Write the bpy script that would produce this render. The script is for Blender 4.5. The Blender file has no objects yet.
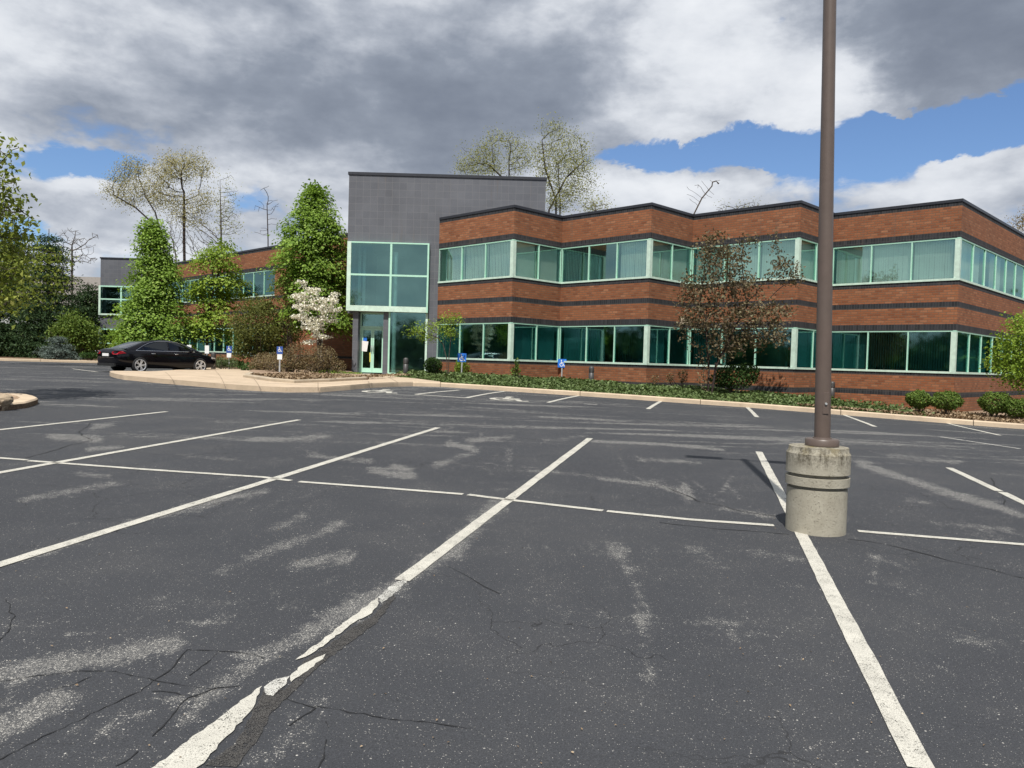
import bpy, bmesh, math, random
import numpy as np
from mathutils import Vector, Matrix, Quaternion

C = bpy.context.scene
COL = C.collection
rng = np.random.default_rng(7)
random.seed(7)
rad = math.radians

# ------------------------------------------------------------------ camera
F = 770.0
PITCH, ROLL = rad(1.747), rad(1.636)
EYE = np.array([0.0, 0.0, 1.6])
_fw = np.array([0, math.cos(PITCH), -math.sin(PITCH)])
_up = np.array([0, math.sin(PITCH), math.cos(PITCH)])
_rt = np.array([1.0, 0, 0])
RT = math.cos(ROLL) * _rt + math.sin(ROLL) * _up
UP = math.cos(ROLL) * _up - math.sin(ROLL) * _rt
cam = bpy.data.objects.new('camera', bpy.data.cameras.new('camera'))
COL.objects.link(cam)
M = Matrix((tuple(RT) + (0,), tuple(UP) + (0,), tuple(-_fw) + (0,), (0, 0, 0, 1))).transposed()
M = Matrix(((RT[0], UP[0], -_fw[0], 0), (RT[1], UP[1], -_fw[1], 0), (RT[2], UP[2], -_fw[2], 1.6), (0, 0, 0, 1)))
cam.matrix_world = M
cam.data.sensor_width = 36
cam.data.lens = F / 1024 * 36
cam.data.clip_end = 3000
C.camera = cam

# ------------------------------------------------------------------ terrain
TH = rad(13.47)                       # parking stripes run at this angle
ct, st = math.cos(TH), math.sin(TH)
SX, SY = -0.0076, 0.0198


def nd(X, Y):
    return X * ct - Y * st, X * st + Y * ct


def xy(n, d):
    return n * ct + d * st, -n * st + d * ct


KN = [-40, -25, -8, -3.7, 1.4, 7, 9, 20, 40]
KZ = [.72, .68, .67, .54, .38, .15, .09, -.12, -.3]


def gz(X, Y):
    X = np.asarray(X, float); Y = np.asarray(Y, float)
    n, d = nd(X, Y)
    nc, dc = np.clip(n, -22, 22), np.clip(d, -12, 60)
    xp, yp = xy(nc, dc)
    zp = SX * xp + SY * yp
    zk = np.interp(n, KN, KZ)
    t = np.clip((d - 13.5) / (24.2 - 13.5), 0, 1)
    t = t * t * (3 - 2 * t)
    return zp * (1 - t) + zk * t


def ray(px, py):
    return _fw + (px - 512) / F * RT - (py - 384) / F * UP


def atY(px, py, Y):
    d = ray(px, py)
    return EYE + d * (Y / d[1])


def at(px, py, h=0.0):
    d = ray(px, py)
    k = np.arange(1.5, 160, .05)
    P = EYE[None] + d[None] * k[:, None]
    s = P[:, 2] - (gz(P[:, 0], P[:, 1]) + h)
    i = np.argmax(s < 0)
    if s[i] >= 0:
        i = len(k) - 1
    a, b = k[i - 1], k[i]
    for _ in range(20):
        m = (a + b) / 2
        p = EYE + d * m
        if p[2] - (gz(p[0], p[1]) + h) < 0: b = m
        else: a = m
    return EYE + d * b


# ------------------------------------------------------------------ materials
class NT:
    def __init__(s, tree): s.t = tree; s.n = tree.nodes; s.l = tree.links

    def node(s, typ, **kw):
        n = s.n.new(typ)
        for k, v in kw.items():
            setattr(n, k, v)
        return n

    def put(s, sock, v):
        if isinstance(v, bpy.types.NodeSocket): s.l.new(v, sock)
        elif v is not None:
            try: sock.default_value = v
            except Exception: sock.default_value = tuple(v) + (1,)

    def math(s, op, a, b=None, c=None, clamp=False):
        n = s.node('ShaderNodeMath', operation=op, use_clamp=clamp)
        s.put(n.inputs[0], a)
        if b is not None: s.put(n.inputs[1], b)
        if c is not None: s.put(n.inputs[2], c)
        return n.outputs[0]

    def noise(s, vec, scale, detail=4, rough=.55, dist=0.0, out=0):
        n = s.node('ShaderNodeTexNoise')
        s.put(n.inputs['Vector'], vec)
        n.inputs['Scale'].default_value = scale; n.inputs['Detail'].default_value = detail
        n.inputs['Roughness'].default_value = rough; n.inputs['Distortion'].default_value = dist
        return n.outputs[out]

    def ramp(s, fac, stops, interp='LINEAR'):
        n = s.node('ShaderNodeValToRGB'); e = n.color_ramp.elements
        n.color_ramp.interpolation = interp
        while len(e) < len(stops): e.new(.5)
        for el, (p, c) in zip(e, stops):
            el.position = p
            el.color = (c, c, c, 1) if isinstance(c, (int, float)) else tuple(c) + (1,)
        s.put(n.inputs[0], fac)
        return n.outputs[0]

    def mix(s, fac, a, b, blend='MIX'):
        n = s.node('ShaderNodeMix', data_type='RGBA', blend_type=blend)
        s.put(n.inputs[0], fac)
        for sock, v in ((n.inputs[6], a), (n.inputs[7], b)):
            if isinstance(v, (tuple, list)): v = tuple(v)[:3] + (1,)
            s.put(sock, v)
        return n.outputs[2]

    def sstep(s, v, lo, hi):
        n = s.node('ShaderNodeMapRange', interpolation_type='SMOOTHSTEP')
        s.put(n.inputs[0], v)
        n.inputs[1].default_value = lo; n.inputs[2].default_value = hi
        return n.outputs[0]

    def scale(s, vec, sc, rot=(0, 0, 0), loc=(0, 0, 0)):
        n = s.node('ShaderNodeMapping')
        s.put(n.inputs['Vector'], vec)
        n.inputs['Scale'].default_value = sc; n.inputs['Rotation'].default_value = rot
        n.inputs['Location'].default_value = loc
        return n.outputs[0]

    def bump(s, h, strength=.3, dist=.02):
        n = s.node('ShaderNodeBump')
        s.put(n.inputs['Height'], h)
        n.inputs['Strength'].default_value = strength; n.inputs['Distance'].default_value = dist
        return n.outputs[0]


def mat(name):
    m = bpy.data.materials.new(name); m.use_nodes = True
    t = NT(m.node_tree)
    b = m.node_tree.nodes['Principled BSDF']
    return m, t, b


def pos(t):
    return t.node('ShaderNodeNewGeometry').outputs['Position']


def plain(name, col, rough=.6, metal=0.0, vary=.12, scale=6.0, spec=.5, bump=0):
    m, t, b = mat(name)
    p = pos(t)
    n = t.noise(p, scale, 5)
    lo = tuple(c * (1 - vary) for c in col); hi = tuple(min(1, c * (1 + vary)) for c in col)
    t.put(b.inputs['Base Color'], t.ramp(n, [(.3, lo), (.7, hi)]))
    b.inputs['Roughness'].default_value = rough; b.inputs['Metallic'].default_value = metal
    b.inputs['Specular IOR Level'].default_value = spec
    if bump:
        t.put(b.inputs['Normal'], t.bump(t.noise(p, scale * 8, 4), bump, .01))
    return m


def leaf_mat(name, c1, c2, c3=None, trans=.35):
    m, t, b = mat(name)
    g = t.node('ShaderNodeNewGeometry')
    r = g.outputs['Random Per Island']
    big = t.noise(g.outputs['Position'], .9, 3)
    f = t.math('ADD', t.math('MULTIPLY', r, .65), t.math('MULTIPLY', big, .45))
    stops = [(.15, c1), (.75, c2)]
    if c3: stops.append((.98, c3))
    col = t.ramp(f, stops)
    d = t.node('ShaderNodeBsdfDiffuse'); t.put(d.inputs[0], col)
    tr = t.node('ShaderNodeBsdfTranslucent'); t.put(tr.inputs[0], t.mix(.5, col, (c2[0] * 1.2, c2[1] * 1.25, c2[2] * .6)))
    gl = t.node('ShaderNodeBsdfGlossy'); gl.inputs['Roughness'].default_value = .55
    gl.inputs['Color'].default_value = (.6, .65, .6, 1)
    m1 = t.node('ShaderNodeMixShader'); m1.inputs[0].default_value = trans
    t.l.new(d.outputs[0], m1.inputs[1]); t.l.new(tr.outputs[0], m1.inputs[2])
    m2 = t.node('ShaderNodeMixShader'); m2.inputs[0].default_value = .018
    t.l.new(m1.outputs[0], m2.inputs[1]); t.l.new(gl.outputs[0], m2.inputs[2])
    out = t.n['Material Output']; t.l.new(m2.outputs[0], out.inputs[0])
    return m


def brick_mat(name, cols, mortar, bw, bh, mort=.012, offset=.5, rough=.85, bumps=.35):
    m, t, b = mat(name)
    uv = t.node('ShaderNodeUVMap'); uv.uv_map = 'UVMap'
    v = uv.outputs[0]
    br = t.node('ShaderNodeTexBrick'); br.offset = offset
    t.put(br.inputs['Vector'], v)
    br.inputs['Color1'].default_value = (0, 0, 0, 1); br.inputs['Color2'].default_value = (1, 1, 1, 1)
    br.inputs['Mortar'].default_value = (.5, .5, .5, 1)
    br.inputs['Scale'].default_value = 1; br.inputs['Mortar Size'].default_value = mort
    br.inputs['Mortar Smooth'].default_value = .2; br.inputs['Bias'].default_value = 0
    br.inputs['Brick Width'].default_value = bw; br.inputs['Row Height'].default_value = bh
    bc = t.node('ShaderNodeSeparateColor'); t.l.new(br.outputs[0], bc.inputs[0])
    rnd = bc.outputs[0]
    k = len(cols)
    col = t.ramp(rnd, [(i / (k - 1), c) for i, c in enumerate(cols)])
    p = pos(t)
    st_ = t.ramp(t.noise(p, .5, 5, .65), [(.3, .78), (.75, 1.08)])
    fine = t.ramp(t.noise(p, 40, 3), [(.3, .85), (.7, 1.1)])
    col = t.mix(1, col, st_, 'MULTIPLY'); col = t.mix(1, col, fine, 'MULTIPLY')
    col = t.mix(br.outputs['Fac'], col, mortar)
    # weather streaks running down the wall
    su = t.scale(v, (2.2, .12, 1))
    col = t.mix(t.math('MULTIPLY', t.sstep(t.noise(su, 2.0, 4), .56, .75), .35), col, (.12, .09, .07))
    t.put(b.inputs['Base Color'], col)
    b.inputs['Roughness'].default_value = rough; b.inputs['Specular IOR Level'].default_value = .3
    h = t.math('SUBTRACT', t.math('MULTIPLY', t.noise(p, 60, 2), .3), br.outputs['Fac'])
    t.put(b.inputs['Normal'], t.bump(h, bumps, .012))
    return m


MAT = {}
MAT['brick'] = brick_mat('red_brick', [(.20, .068, .030), (.258, .092, .040), (.272, .098, .043), (.284, .105, .046), (.30, .115, .052), (.345, .15, .075)], (.155, .092, .058), .25, .09, .012)
MAT['dark_brick'] = brick_mat('charcoal_brick', [(.020, .021, .024), (.030, .031, .035), (.042, .042, .047)], (.075, .072, .07), .10, .21, .006, 0.0)
MAT['tile'] = brick_mat('grey_tile', [(.112, .117, .134), (.120, .125, .142), (.128, .133, .150)], (.165, .165, .172), .32, .32, .005, 0.0, .55, .12)
MAT['coping'] = plain('dark_coping', (.035, .037, .045), .45, .3)
MAT['mint'] = plain('mint_frame', (.40, .66, .52), .45, 0, .06)
MAT['mint_pale'] = plain('pale_mint_sill', (.52, .66, .56), .55, 0, .12)
MAT['interior'] = plain('interior_wall', (.34, .35, .34), .9, 0, .15, 1.2)
MAT['lobby'] = plain('lobby_wall', (.62, .64, .60), .8, 0, .08, 1.5)
MAT['interior_floor'] = plain('interior_carpet', (.10, .11, .12), .95)
MAT['white_col'] = plain('white_column', (.75, .78, .76), .6)
MAT['blind_dark'] = plain('grey_blind_fabric', (.26, .30, .31), .9, 0, .05, 3)
MAT['blind'] = plain('blind_fabric', (.88, .90, .84), .9, 0, .05, 3)
MAT['roof'] = plain('roof_membrane', (.22, .22, .22), .9)


def glass(name, tint, refl_col, base, rough=.035):
    m, t, b = mat(name)
    t.n.remove(b)
    tr = t.node('ShaderNodeBsdfTransparent'); tr.inputs[0].default_value = tint + (1,)
    gl = t.node('ShaderNodeBsdfGlossy'); gl.inputs[0].default_value = refl_col + (1,); gl.inputs['Roughness'].default_value = rough
    p = pos(t)
    t.put(gl.inputs['Normal'], t.bump(t.noise(p, .7, 2, .5), .10, .02))
    fr = t.node('ShaderNodeLayerWeight'); fr.inputs[0].default_value = .35
    f = t.math('ADD', t.math('MULTIPLY', fr.outputs['Fresnel'], .6), base, clamp=True)
    mx = t.node('ShaderNodeMixShader'); t.put(mx.inputs[0], f)
    t.l.new(tr.outputs[0], mx.inputs[1]); t.l.new(gl.outputs[0], mx.inputs[2])
    t.l.new(mx.outputs[0], t.n['Material Output'].inputs[0])
    return m


MAT['glass'] = glass('green_glass', (.30, .76, .73), (.52, .90, .86), .24)
MAT['glass_pale'] = glass('pale_green_glass', (.88, 1.0, .95), (.60, .98, .88), .27)
MAT['glass_clear'] = glass('green_entrance_glass', (.62, .92, .88), (.50, .88, .82), .26)


def asphalt():
    m, t, b = mat('worn_asphalt')
    p = pos(t)
    at_ = t.node('ShaderNodeAttribute'); at_.attribute_name = 'wear'
    wear = at_.outputs['Fac']
    big = t.noise(p, .22, 4, .6)
    mid = t.noise(p, 1.6, 5, .65)
    base = t.ramp(t.math('ADD', t.math('MULTIPLY', big, .6), t.math('MULTIPLY', mid, .4)),
                  [(.32, (.032, .034, .039)), (.5, (.041, .043, .048)), (.68, (.056, .057, .060))])
    # aggregate grain
    g1 = t.noise(p, 150, 2, .6)
    g2 = t.noise(p, 420, 1, .5)
    grain = t.math('ADD', t.math('MULTIPLY', g1, .6), t.math('MULTIPLY', g2, .4))
    base = t.mix(1, base, t.ramp(grain, [(.30, .42), (.48, .95), (.60, 1.25), (.72, 2.1)]), 'MULTIPLY')
    # wind-rowed pale wear: scuffed sealcoat showing stones, streaked along the aisle
    rp = t.scale(p, (.16, 1.1, 1), (0, 0, TH))
    streak = t.noise(rp, 1.25, 6, .68, .6)
    rp2 = t.scale(p, (1.0, .25, 1), (0, 0, TH))
    streak2 = t.noise(rp2, 1.1, 6, .7, .8)
    sy = t.node('ShaderNodeSeparateXYZ'); t.put(sy.inputs[0], p)
    far = t.sstep(sy.outputs[1], 9.0, 15.0)
    auto = t.math('MULTIPLY', t.sstep(streak, .45, .68), t.math('ADD', t.math('MULTIPLY', far, .72), .36))
    auto2 = t.math('MULTIPLY', t.sstep(streak2, .50, .72), .55)
    w = t.math('ADD', t.math('MAXIMUM', auto, auto2), wear)
    patchy = t.noise(p, 11, 5, .7)
    patch2 = t.noise(t.scale(p, (1.5, .5, 1), (0, 0, TH)), 5, 5, .7)
    pp = t.math('ADD', t.math('MULTIPLY', patchy, .5), t.math('MULTIPLY', patch2, .5))
    w = t.sstep(t.math('ADD', w, t.math('MULTIPLY', t.math('SUBTRACT', pp, .5), 2.4)), .30, 1.05)
    dens = t.math('ADD', t.math('MULTIPLY', w, .66), t.math('ADD', .004, t.math('MULTIPLY', t.sstep(mid, .45, .75), .045)))
    col = base
    for scale_, rad_, off_ in ((88, .40, 0.0), (230, .46, .03)):
        vor = t.node('ShaderNodeTexVoronoi'); t.put(vor.inputs['Vector'], p); vor.inputs['Scale'].default_value = scale_
        sc = t.node('ShaderNodeSeparateColor'); t.l.new(vor.outputs['Color'], sc.inputs[0])
        chip = t.math('MULTIPLY', t.math('LESS_THAN', vor.outputs['Distance'], rad_), t.math('GREATER_THAN', t.math('ADD', sc.outputs[0], dens), 1.0 - off_))
        stone = t.ramp(sc.outputs[1], [(0, (.09, .088, .083)), (.5, (.21, .203, .188)), (1, (.56, .54, .49))])
        col = t.mix(t.math('MULTIPLY', chip, .85), col, stone)
    soft = t.math('MULTIPLY', w, .14, clamp=True)
    col = t.mix(soft, col, (.21, .205, .19))
    # fine cracking, only in patches
    wv = t.node('ShaderNodeVectorMath', operation='ADD'); t.put(wv.inputs[0], p)
    nv = t.node('ShaderNodeVectorMath', operation='SCALE'); t.put(nv.inputs[0], t.noise(p, 1.8, 4, .6, 0, 1)); nv.inputs[3].default_value = .55
    t.l.new(nv.outputs[0], wv.inputs[1])
    vc = t.node('ShaderNodeTexVoronoi', feature='DISTANCE_TO_EDGE'); t.l.new(wv.outputs[0], vc.inputs['Vector']); vc.inputs['Scale'].default_value = 1.25
    cm = t.math('MULTIPLY', t.math('LESS_THAN', vc.outputs['Distance'], t.math('MULTIPLY', t.noise(p, 7, 3), .0095)), t.sstep(t.noise(p, .35, 3), .50, .60))
    col = t.mix(t.math('MULTIPLY', cm, .75), col, (.012, .012, .013))
    # oil drips and dark patches
    oil = t.sstep(t.noise(p, .55, 4, .6), .66, .80)
    col = t.mix(t.math('MULTIPLY', oil, .4), col, (.028, .028, .03))
    t.put(b.inputs['Base Color'], col)
    t.put(b.inputs['Roughness'], t.ramp(mid, [(.3, .78), (.7, .95)]))
    b.inputs['Specular IOR Level'].default_value = .35
    h = t.math('ADD', t.math('MULTIPLY', grain, 1.0), t.math('MULTIPLY', cm, -1.5))
    t.put(b.inputs['Normal'], t.bump(h, .55, .006))
    return m


MAT['asphalt'] = asphalt()


def paint(name, col, worn=.5):
    m, t, b = mat(name)
    p = pos(t)
    n = t.math('ADD', t.math('MULTIPLY', t.noise(p, 9, 5, .75), .34), t.math('MULTIPLY', t.noise(p, 150, 3, .75), .66))
    mask = t.sstep(n, .42 - .10 * (1 - worn), .48 - .10 * (1 - worn))
    c = t.ramp(t.noise(p, 5, 5, .7), [(.3, tuple(x * .78 for x in col)), (.7, col)])
    c = t.mix(t.math('MULTIPLY', t.sstep(t.noise(p, 230, 3, .7), .50, .62), .62), c, (.15, .145, .13))
    t.put(b.inputs['Base Color'], c); b.inputs['Roughness'].default_value = .8
    tr = t.node('ShaderNodeBsdfTransparent')
    mx = t.node('ShaderNodeMixShader'); t.put(mx.inputs[0], mask)
    t.l.new(tr.outputs[0], mx.inputs[1]); t.l.new(b.outputs[0], mx.inputs[2])
    t.l.new(mx.outputs[0], t.n['Material Output'].inputs[0])
    return m


MAT['paint'] = paint('white_line_paint', (.58, .56, .49), .78)
MAT['paint_worn'] = paint('worn_line_paint', (.60, .59, .54), 1.35)


def concrete(name, c, stain=.4, sc=1.0):
    m, t, b = mat(name)
    p = pos(t)
    n = t.noise(p, 1.3 * sc, 6, .65)
    col = t.ramp(n, [(.25, tuple(x * .74 for x in c)), (.55, c), (.8, tuple(min(1, x * 1.12) for x in c))])
    pit = t.sstep(t.noise(p, 55 * sc, 3, .6), .60, .72)
    col = t.mix(t.math('MULTIPLY', pit, .5), col, tuple(x * .45 for x in c))
    st_ = t.sstep(t.noise(p, 4 * sc, 5, .7), .55, .8)
    col = t.mix(t.math('MULTIPLY', st_, stain), col, (c[0] * .55, c[1] * .5, c[2] * .42))
    t.put(b.inputs['Base Color'], col); b.inputs['Roughness'].default_value = .9
    b.inputs['Specular IOR Level'].default_value = .25
    t.put(b.inputs['Normal'], t.bump(t.math('ADD', t.noise(p, 45 * sc, 4), t.math('MULTIPLY', pit, -.8)), .35, .008))
    return m


MAT['walk'] = concrete('tan_concrete', (.50, .395, .285), .5)
MAT['kerb'] = concrete('kerb_concrete', (.54, .43, .31), .6)
MAT['planter'] = concrete('planter_concrete', (.42, .35, .26), .5)


def pier_mat():
    m, t, b = mat('mossy_concrete')
    p = pos(t)
    c = (.36, .335, .27)
    n = t.noise(p, 5, 6, .65)
    col = t.ramp(n, [(.25, (.27, .248, .195)), (.55, c), (.8, (.43, .40, .33))])
    pit = t.sstep(t.noise(p, 75, 3, .6), .60, .68)
    col = t.mix(t.math('MULTIPLY', pit, .6), col, (.15, .13, .10))
    tc = t.node('ShaderNodeTexCoord').outputs['Object']
    sz = t.node('ShaderNodeSeparateXYZ'); t.put(sz.inputs[0], tc)
    up = t.sstep(sz.outputs[2], .55, .68)
    drip = t.sstep(t.noise(t.scale(tc, (7, 7, .9)), 2.2, 5, .7), .44, .60)
    spk = t.sstep(t.noise(p, 38, 4, .7), .42, .58)
    dark = t.math('MULTIPLY', up, t.math('ADD', t.math('MULTIPLY', drip, .50), t.math('MULTIPLY', spk, .38)))
    col = t.mix(dark, col, (.075, .064, .045))
    moss = t.math('MULTIPLY', t.sstep(sz.outputs[2], .66, .84), t.sstep(t.noise(p, 7, 5, .7), .48, .62))
    col = t.mix(t.math('MULTIPLY', moss, .7), col, (.20, .155, .055))
    t.put(b.inputs['Base Color'], col); b.inputs['Roughness'].default_value = .92
    b.inputs['Specular IOR Level'].default_value = .2
    t.put(b.inputs['Normal'], t.bump(t.math('ADD', t.noise(p, 60, 5, .7), t.math('MULTIPLY', pit, -1.2)), .6, .008))
    return m


MAT['pier'] = pier_mat()
MAT['pole'] = plain('brown_pole_paint', (.110, .082, .068), .42, .0, .08, 9)
MAT['lamp_glass'] = plain('lamp_lens', (.5, .5, .48), .2)
MAT['mulch'] = plain('mulch', (.17, .115, .075), .95, 0, .55, 22, .2, .8)
MAT['dry_mulch'] = plain('dry_mulch', (.30, .215, .15), .95, 0, .5, 25, .2, .8)
MAT['lawn'] = plain('lawn', (.05, .075, .025), .95, 0, .4, 3, .2, .5)
MAT['tar'] = paint('tar_strip', (.036, .033, .031), 1.15)
MAT['joint'] = plain('joint_dirt', (.20, .15, .105), .95)
MAT['crack'] = plain('crack_dark', (.010, .010, .011), .9)
MAT['bark'] = plain('grey_bark', (.085, .068, .055), .95, 0, .4, 14, .2, .6)
MAT['bark_dark'] = plain('dark_bark', (.045, .034, .030), .95, 0, .4, 14, .2, .6)
MAT['bark_pale'] = plain('pale_bark', (.20, .17, .14), .95, 0, .35, 6, .2, .4)
MAT['blue'] = plain('sign_blue', (.02, .16, .62), .45, 0, .04)
MAT['blue_dark'] = plain('sign_dark_blue', (.03, .08, .30), .45, 0, .04)
MAT['white'] = plain('white_paint', (.78, .78, .76), .5, 0, .04)
MAT['galv'] = plain('galvanised_post', (.42, .43, .43), .5, .3, .08)
MAT['bollard'] = plain('bollard_grey', (.060, .058, .058), .5, .2, .1)
MAT['rock'] = concrete('boulder_stone', (.34, .27, .19), .6, 2)
MAT['car'] = plain('black_car_paint', (.004, .004, .006), .06, 0, .02, spec=.35)
MAT['car_trim'] = plain('car_black_plastic', (.012, .012, .012), .6)
MAT['chrome'] = plain('chrome', (.75, .76, .78), .2, 1.0, .02)
MAT['alloy'] = plain('alloy', (.80, .81, .83), .3, .6, .04)
MAT['tyre'] = plain('tyre', (.015, .015, .016), .85)
MAT['tail'] = plain('red_lens', (.35, .01, .02), .15)
MAT['lens'] = plain('clear_lens', (.6, .62, .65), .1)
MAT['car_glass'] = glass('car_glass', (.10, .12, .12), (.9, .95, 1.0), .035)
MAT['siding'] = plain('pale_siding', (.55, .56, .56), .8)
MAT['shingle'] = plain('grey_shingle', (.17, .155, .14), .95, 0, .2, 8)
MAT['yellow'] = plain('yellow_tape', (.6, .55, .10), .6)


# ------------------------------------------------------------------ mesh builder
class MB:
    def __init__(s): s.v = []; s.f = []; s.m = []; s.uv = []

    def face(s, pts, mi=0, uv=None):
        i = len(s.v); s.v += [tuple(map(float, p)) for p in pts]
        s.f.append(tuple(range(i, i + len(pts)))); s.m.append(mi)
        s.uv += uv if uv else [(p[0] + p[1], p[2]) for p in pts]

    def wall(s, a, b, z0, z1, mi=0, u0=0.0):
        """vertical quad from a to b (xy) with metre UVs"""
        L = math.dist(a[:2], b[:2])
        s.face([(a[0], a[1], z0), (b[0], b[1], z0), (b[0], b[1], z1), (a[0], a[1], z1)], mi,
               [(u0, z0), (u0 + L, z0), (u0 + L, z1), (u0, z1)])

    def prism(s, poly, z0, z1, mi=0, topmi=None):
        """closed vertical prism over an xy polygon (counter-clockwise)"""
        n = len(poly); u = 0
        for i in range(n):
            a, b = poly[i], poly[(i + 1) % n]
            s.wall(a, b, z0, z1, mi, u); u += math.dist(a, b)
        tm = mi if topmi is None else topmi
        s.face([(p[0], p[1], z1) for p in poly], tm)
        s.face([(p[0], p[1], z0) for p in reversed(poly)], tm)

    def box(s, x0, x1, y0, y1, z0, z1, mi=0):
        s.prism([(x0, y0), (x1, y0), (x1, y1), (x0, y1)], z0, z1, mi)

    def bar(s, a, b, w, h, mi=0):
        """box bar from a to b, width w sideways and h along z-ish"""
        a = Vector(a); b = Vector(b); d = (b - a).normalized()
        upv = Vector((0, 0, 1)) if abs(d.z) < .9 else Vector((0, 1, 0))
        sd = d.cross(upv).normalized(); u2 = sd.cross(d).normalized()
        q = [(sd * (w / 2) * i + u2 * (h / 2) * j) for i, j in ((-1, -1), (1, -1), (1, 1), (-1, 1))]
        A = [a + x for x in q]; B = [b + x for x in q]
        for i in range(4):
            j = (i + 1) % 4
            s.face([A[i], A[j], B[j], B[i]], mi)
        s.face(A[::-1], mi); s.face(B, mi)

    def tube(s, pts, radii, sides=8, mi=0, cap=True):
        pts = [Vector(p) for p in pts]; rings = []
        base = len(s.v)
        ref = Vector((0, 0, 1))
        for i, p in enumerate(pts):
            d = (pts[min(i + 1, len(pts) - 1)] - pts[max(i - 1, 0)]).normalized()
            r = ref if abs(d.dot(ref)) < .95 else Vector((1, 0, 0))
            sx = d.cross(r).normalized(); sy = sx.cross(d)
            ring = []
            for k in range(sides):
                a = 2 * math.pi * k / sides
                q = p + (sx * math.cos(a) + sy * math.sin(a)) * radii[i]
                ring.append(len(s.v)); s.v.append(tuple(q))
            rings.append(ring)
        for r0, r1 in zip(rings, rings[1:]):
            for k in range(sides):
                j = (k + 1) % sides
                s.f.append((r0[k], r0[j], r1[j], r1[k])); s.m.append(mi); s.uv += [(0, 0)] * 4
        if cap:
            for r in (rings[0][::-1], rings[-1]):
                s.f.append(tuple(r)); s.m.append(mi); s.uv += [(0, 0)] * sides

    def lathe(s, prof, c=(0, 0, 0), sides=40, mi=0, axis='z', jit=0.0, cap=True):
        rings = []
        for (r, h) in prof:
            ring = []
            for k in range(sides):
                a = 2 * math.pi * k / sides
                rr = r + (random.uniform(-jit, jit) if jit else 0)
                if axis == 'z': q = (c[0] + rr * math.cos(a), c[1] + rr * math.sin(a), c[2] + h)
                else: q = (c[0] + rr * math.cos(a), c[1] + h, c[2] + rr * math.sin(a))
                ring.append(len(s.v)); s.v.append(q)
            rings.append(ring)
        for r0, r1 in zip(rings, rings[1:]):
            for k in range(sides):
                j = (k + 1) % sides
                s.f.append((r0[k], r0[j], r1[j], r1[k])); s.m.append(mi); s.uv += [(0, 0)] * 4
        for r in (rings[0][::-1], rings[-1]) if cap else ():
            s.f.append(tuple(r)); s.m.append(mi); s.uv += [(0, 0)] * sides

    def build(s, name, mats, parent=None, smooth=False, world=True, bevel=0):
        me = bpy.data.meshes.new(name)
        off = np.zeros(3)
        if parent is not None and world: off = np.array(parent['_loc'])
        me.from_pydata([tuple(np.array(v) - off) for v in s.v], [], s.f)
        mats = mats if isinstance(mats, (list, tuple)) else [mats]
        for m_ in mats: me.materials.append(MAT[m_] if isinstance(m_, str) else m_)
        me.polygons.foreach_set('material_index', s.m)
        uvl = me.uv_layers.new(name='UVMap')
        uvl.data.foreach_set('uv', [c for t_ in s.uv for c in t_])
        if smooth: me.polygons.foreach_set('use_smooth', [True] * len(me.polygons))
        me.update()
        o = bpy.data.objects.new(name, me); COL.objects.link(o)
        if parent is not None: o.parent = PAR(parent)
        if bevel:
            b = o.modifiers.new('edge', 'BEVEL'); b.width = bevel; b.segments = 2; b.limit_method = 'ANGLE'
        return o


LOCS = {}


class Root(dict):
    pass


def PAR(r): return r['_o'] if isinstance(r, Root) else r


def thing(name, label, cat, loc=(0, 0, 0), rotz=0, group=None):
    o = bpy.data.objects.new(name, None); COL.objects.link(o)
    o.empty_display_size = .2
    o.location = tuple(map(float, loc)); o.rotation_euler = (0, 0, rotz)
    o['label'] = label; o['category'] = cat
    if group: o['group'] = group
    r = Root(); r['_o'] = o; r['_loc'] = np.array(loc, float)
    return r


def sub(o, root):
    """let a part mesh act as the parent of sub-parts"""
    r = Root(); r['_o'] = o; r['_loc'] = root['_loc']
    return r


def tag(o, label=None, cat=None, group=None, kind=None):
    if label: o['label'] = label
    if cat: o['category'] = cat
    if group: o['group'] = group
    if kind: o['kind'] = kind
    return o


def copy_thing(root, loc, rotz=None, label=None):
    src = root['_o']
    r = src.copy(); COL.objects.link(r); r.location = tuple(map(float, loc))
    if rotz is not None: r.rotation_euler = (0, 0, rotz)
    if label: r['label'] = label
    for ch in list(src.children):
        c = ch.copy(); COL.objects.link(c); c.parent = r
        for g in list(ch.children):
            d = g.copy(); COL.objects.link(d); d.parent = c
    return r


def ccw(poly):
    a = sum(p[0] * q[1] - q[0] * p[1] for p, q in zip(poly, poly[1:] + poly[:1]))
    return poly if a > 0 else poly[::-1]


def sheet(name, poly, h, m, cuts=2, side=None, kind='structure', sidem=None):
    """ground-following polygon, optionally with a vertical side"""
    poly = ccw([tuple(p[:2]) for p in poly])
    bm = bmesh.new()
    vs = [bm.verts.new((p[0], p[1], 0)) for p in poly]
    f = bm.faces.new(vs)
    bmesh.ops.triangulate(bm, faces=[f])
    for _ in range(cuts):
        long = [e for e in bm.edges if e.calc_length() > .8]
        if long: bmesh.ops.subdivide_edges(bm, edges=long, cuts=1, use_grid_fill=False)
        bmesh.ops.triangulate(bm, faces=[f_ for f_ in bm.faces if len(f_.verts) > 3])
    for v in bm.verts: v.co.z = float(gz(v.co.x, v.co.y)) + h
    if side:
        be = [e for e in bm.edges if len(e.link_faces) == 1]
        r = bmesh.ops.extrude_edge_only(bm, edges=be)
        for g in r['geom']:
            if isinstance(g, bmesh.types.BMVert): g.co.z -= side
    bmesh.ops.recalc_face_normals(bm, faces=bm.faces[:])
    me = bpy.data.meshes.new(name); bm.to_mesh(me); bm.free()
    me.materials.append(MAT[m])
    o = bpy.data.objects.new(name, me); COL.objects.link(o)
    if kind: o['kind'] = kind
    return o


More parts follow.
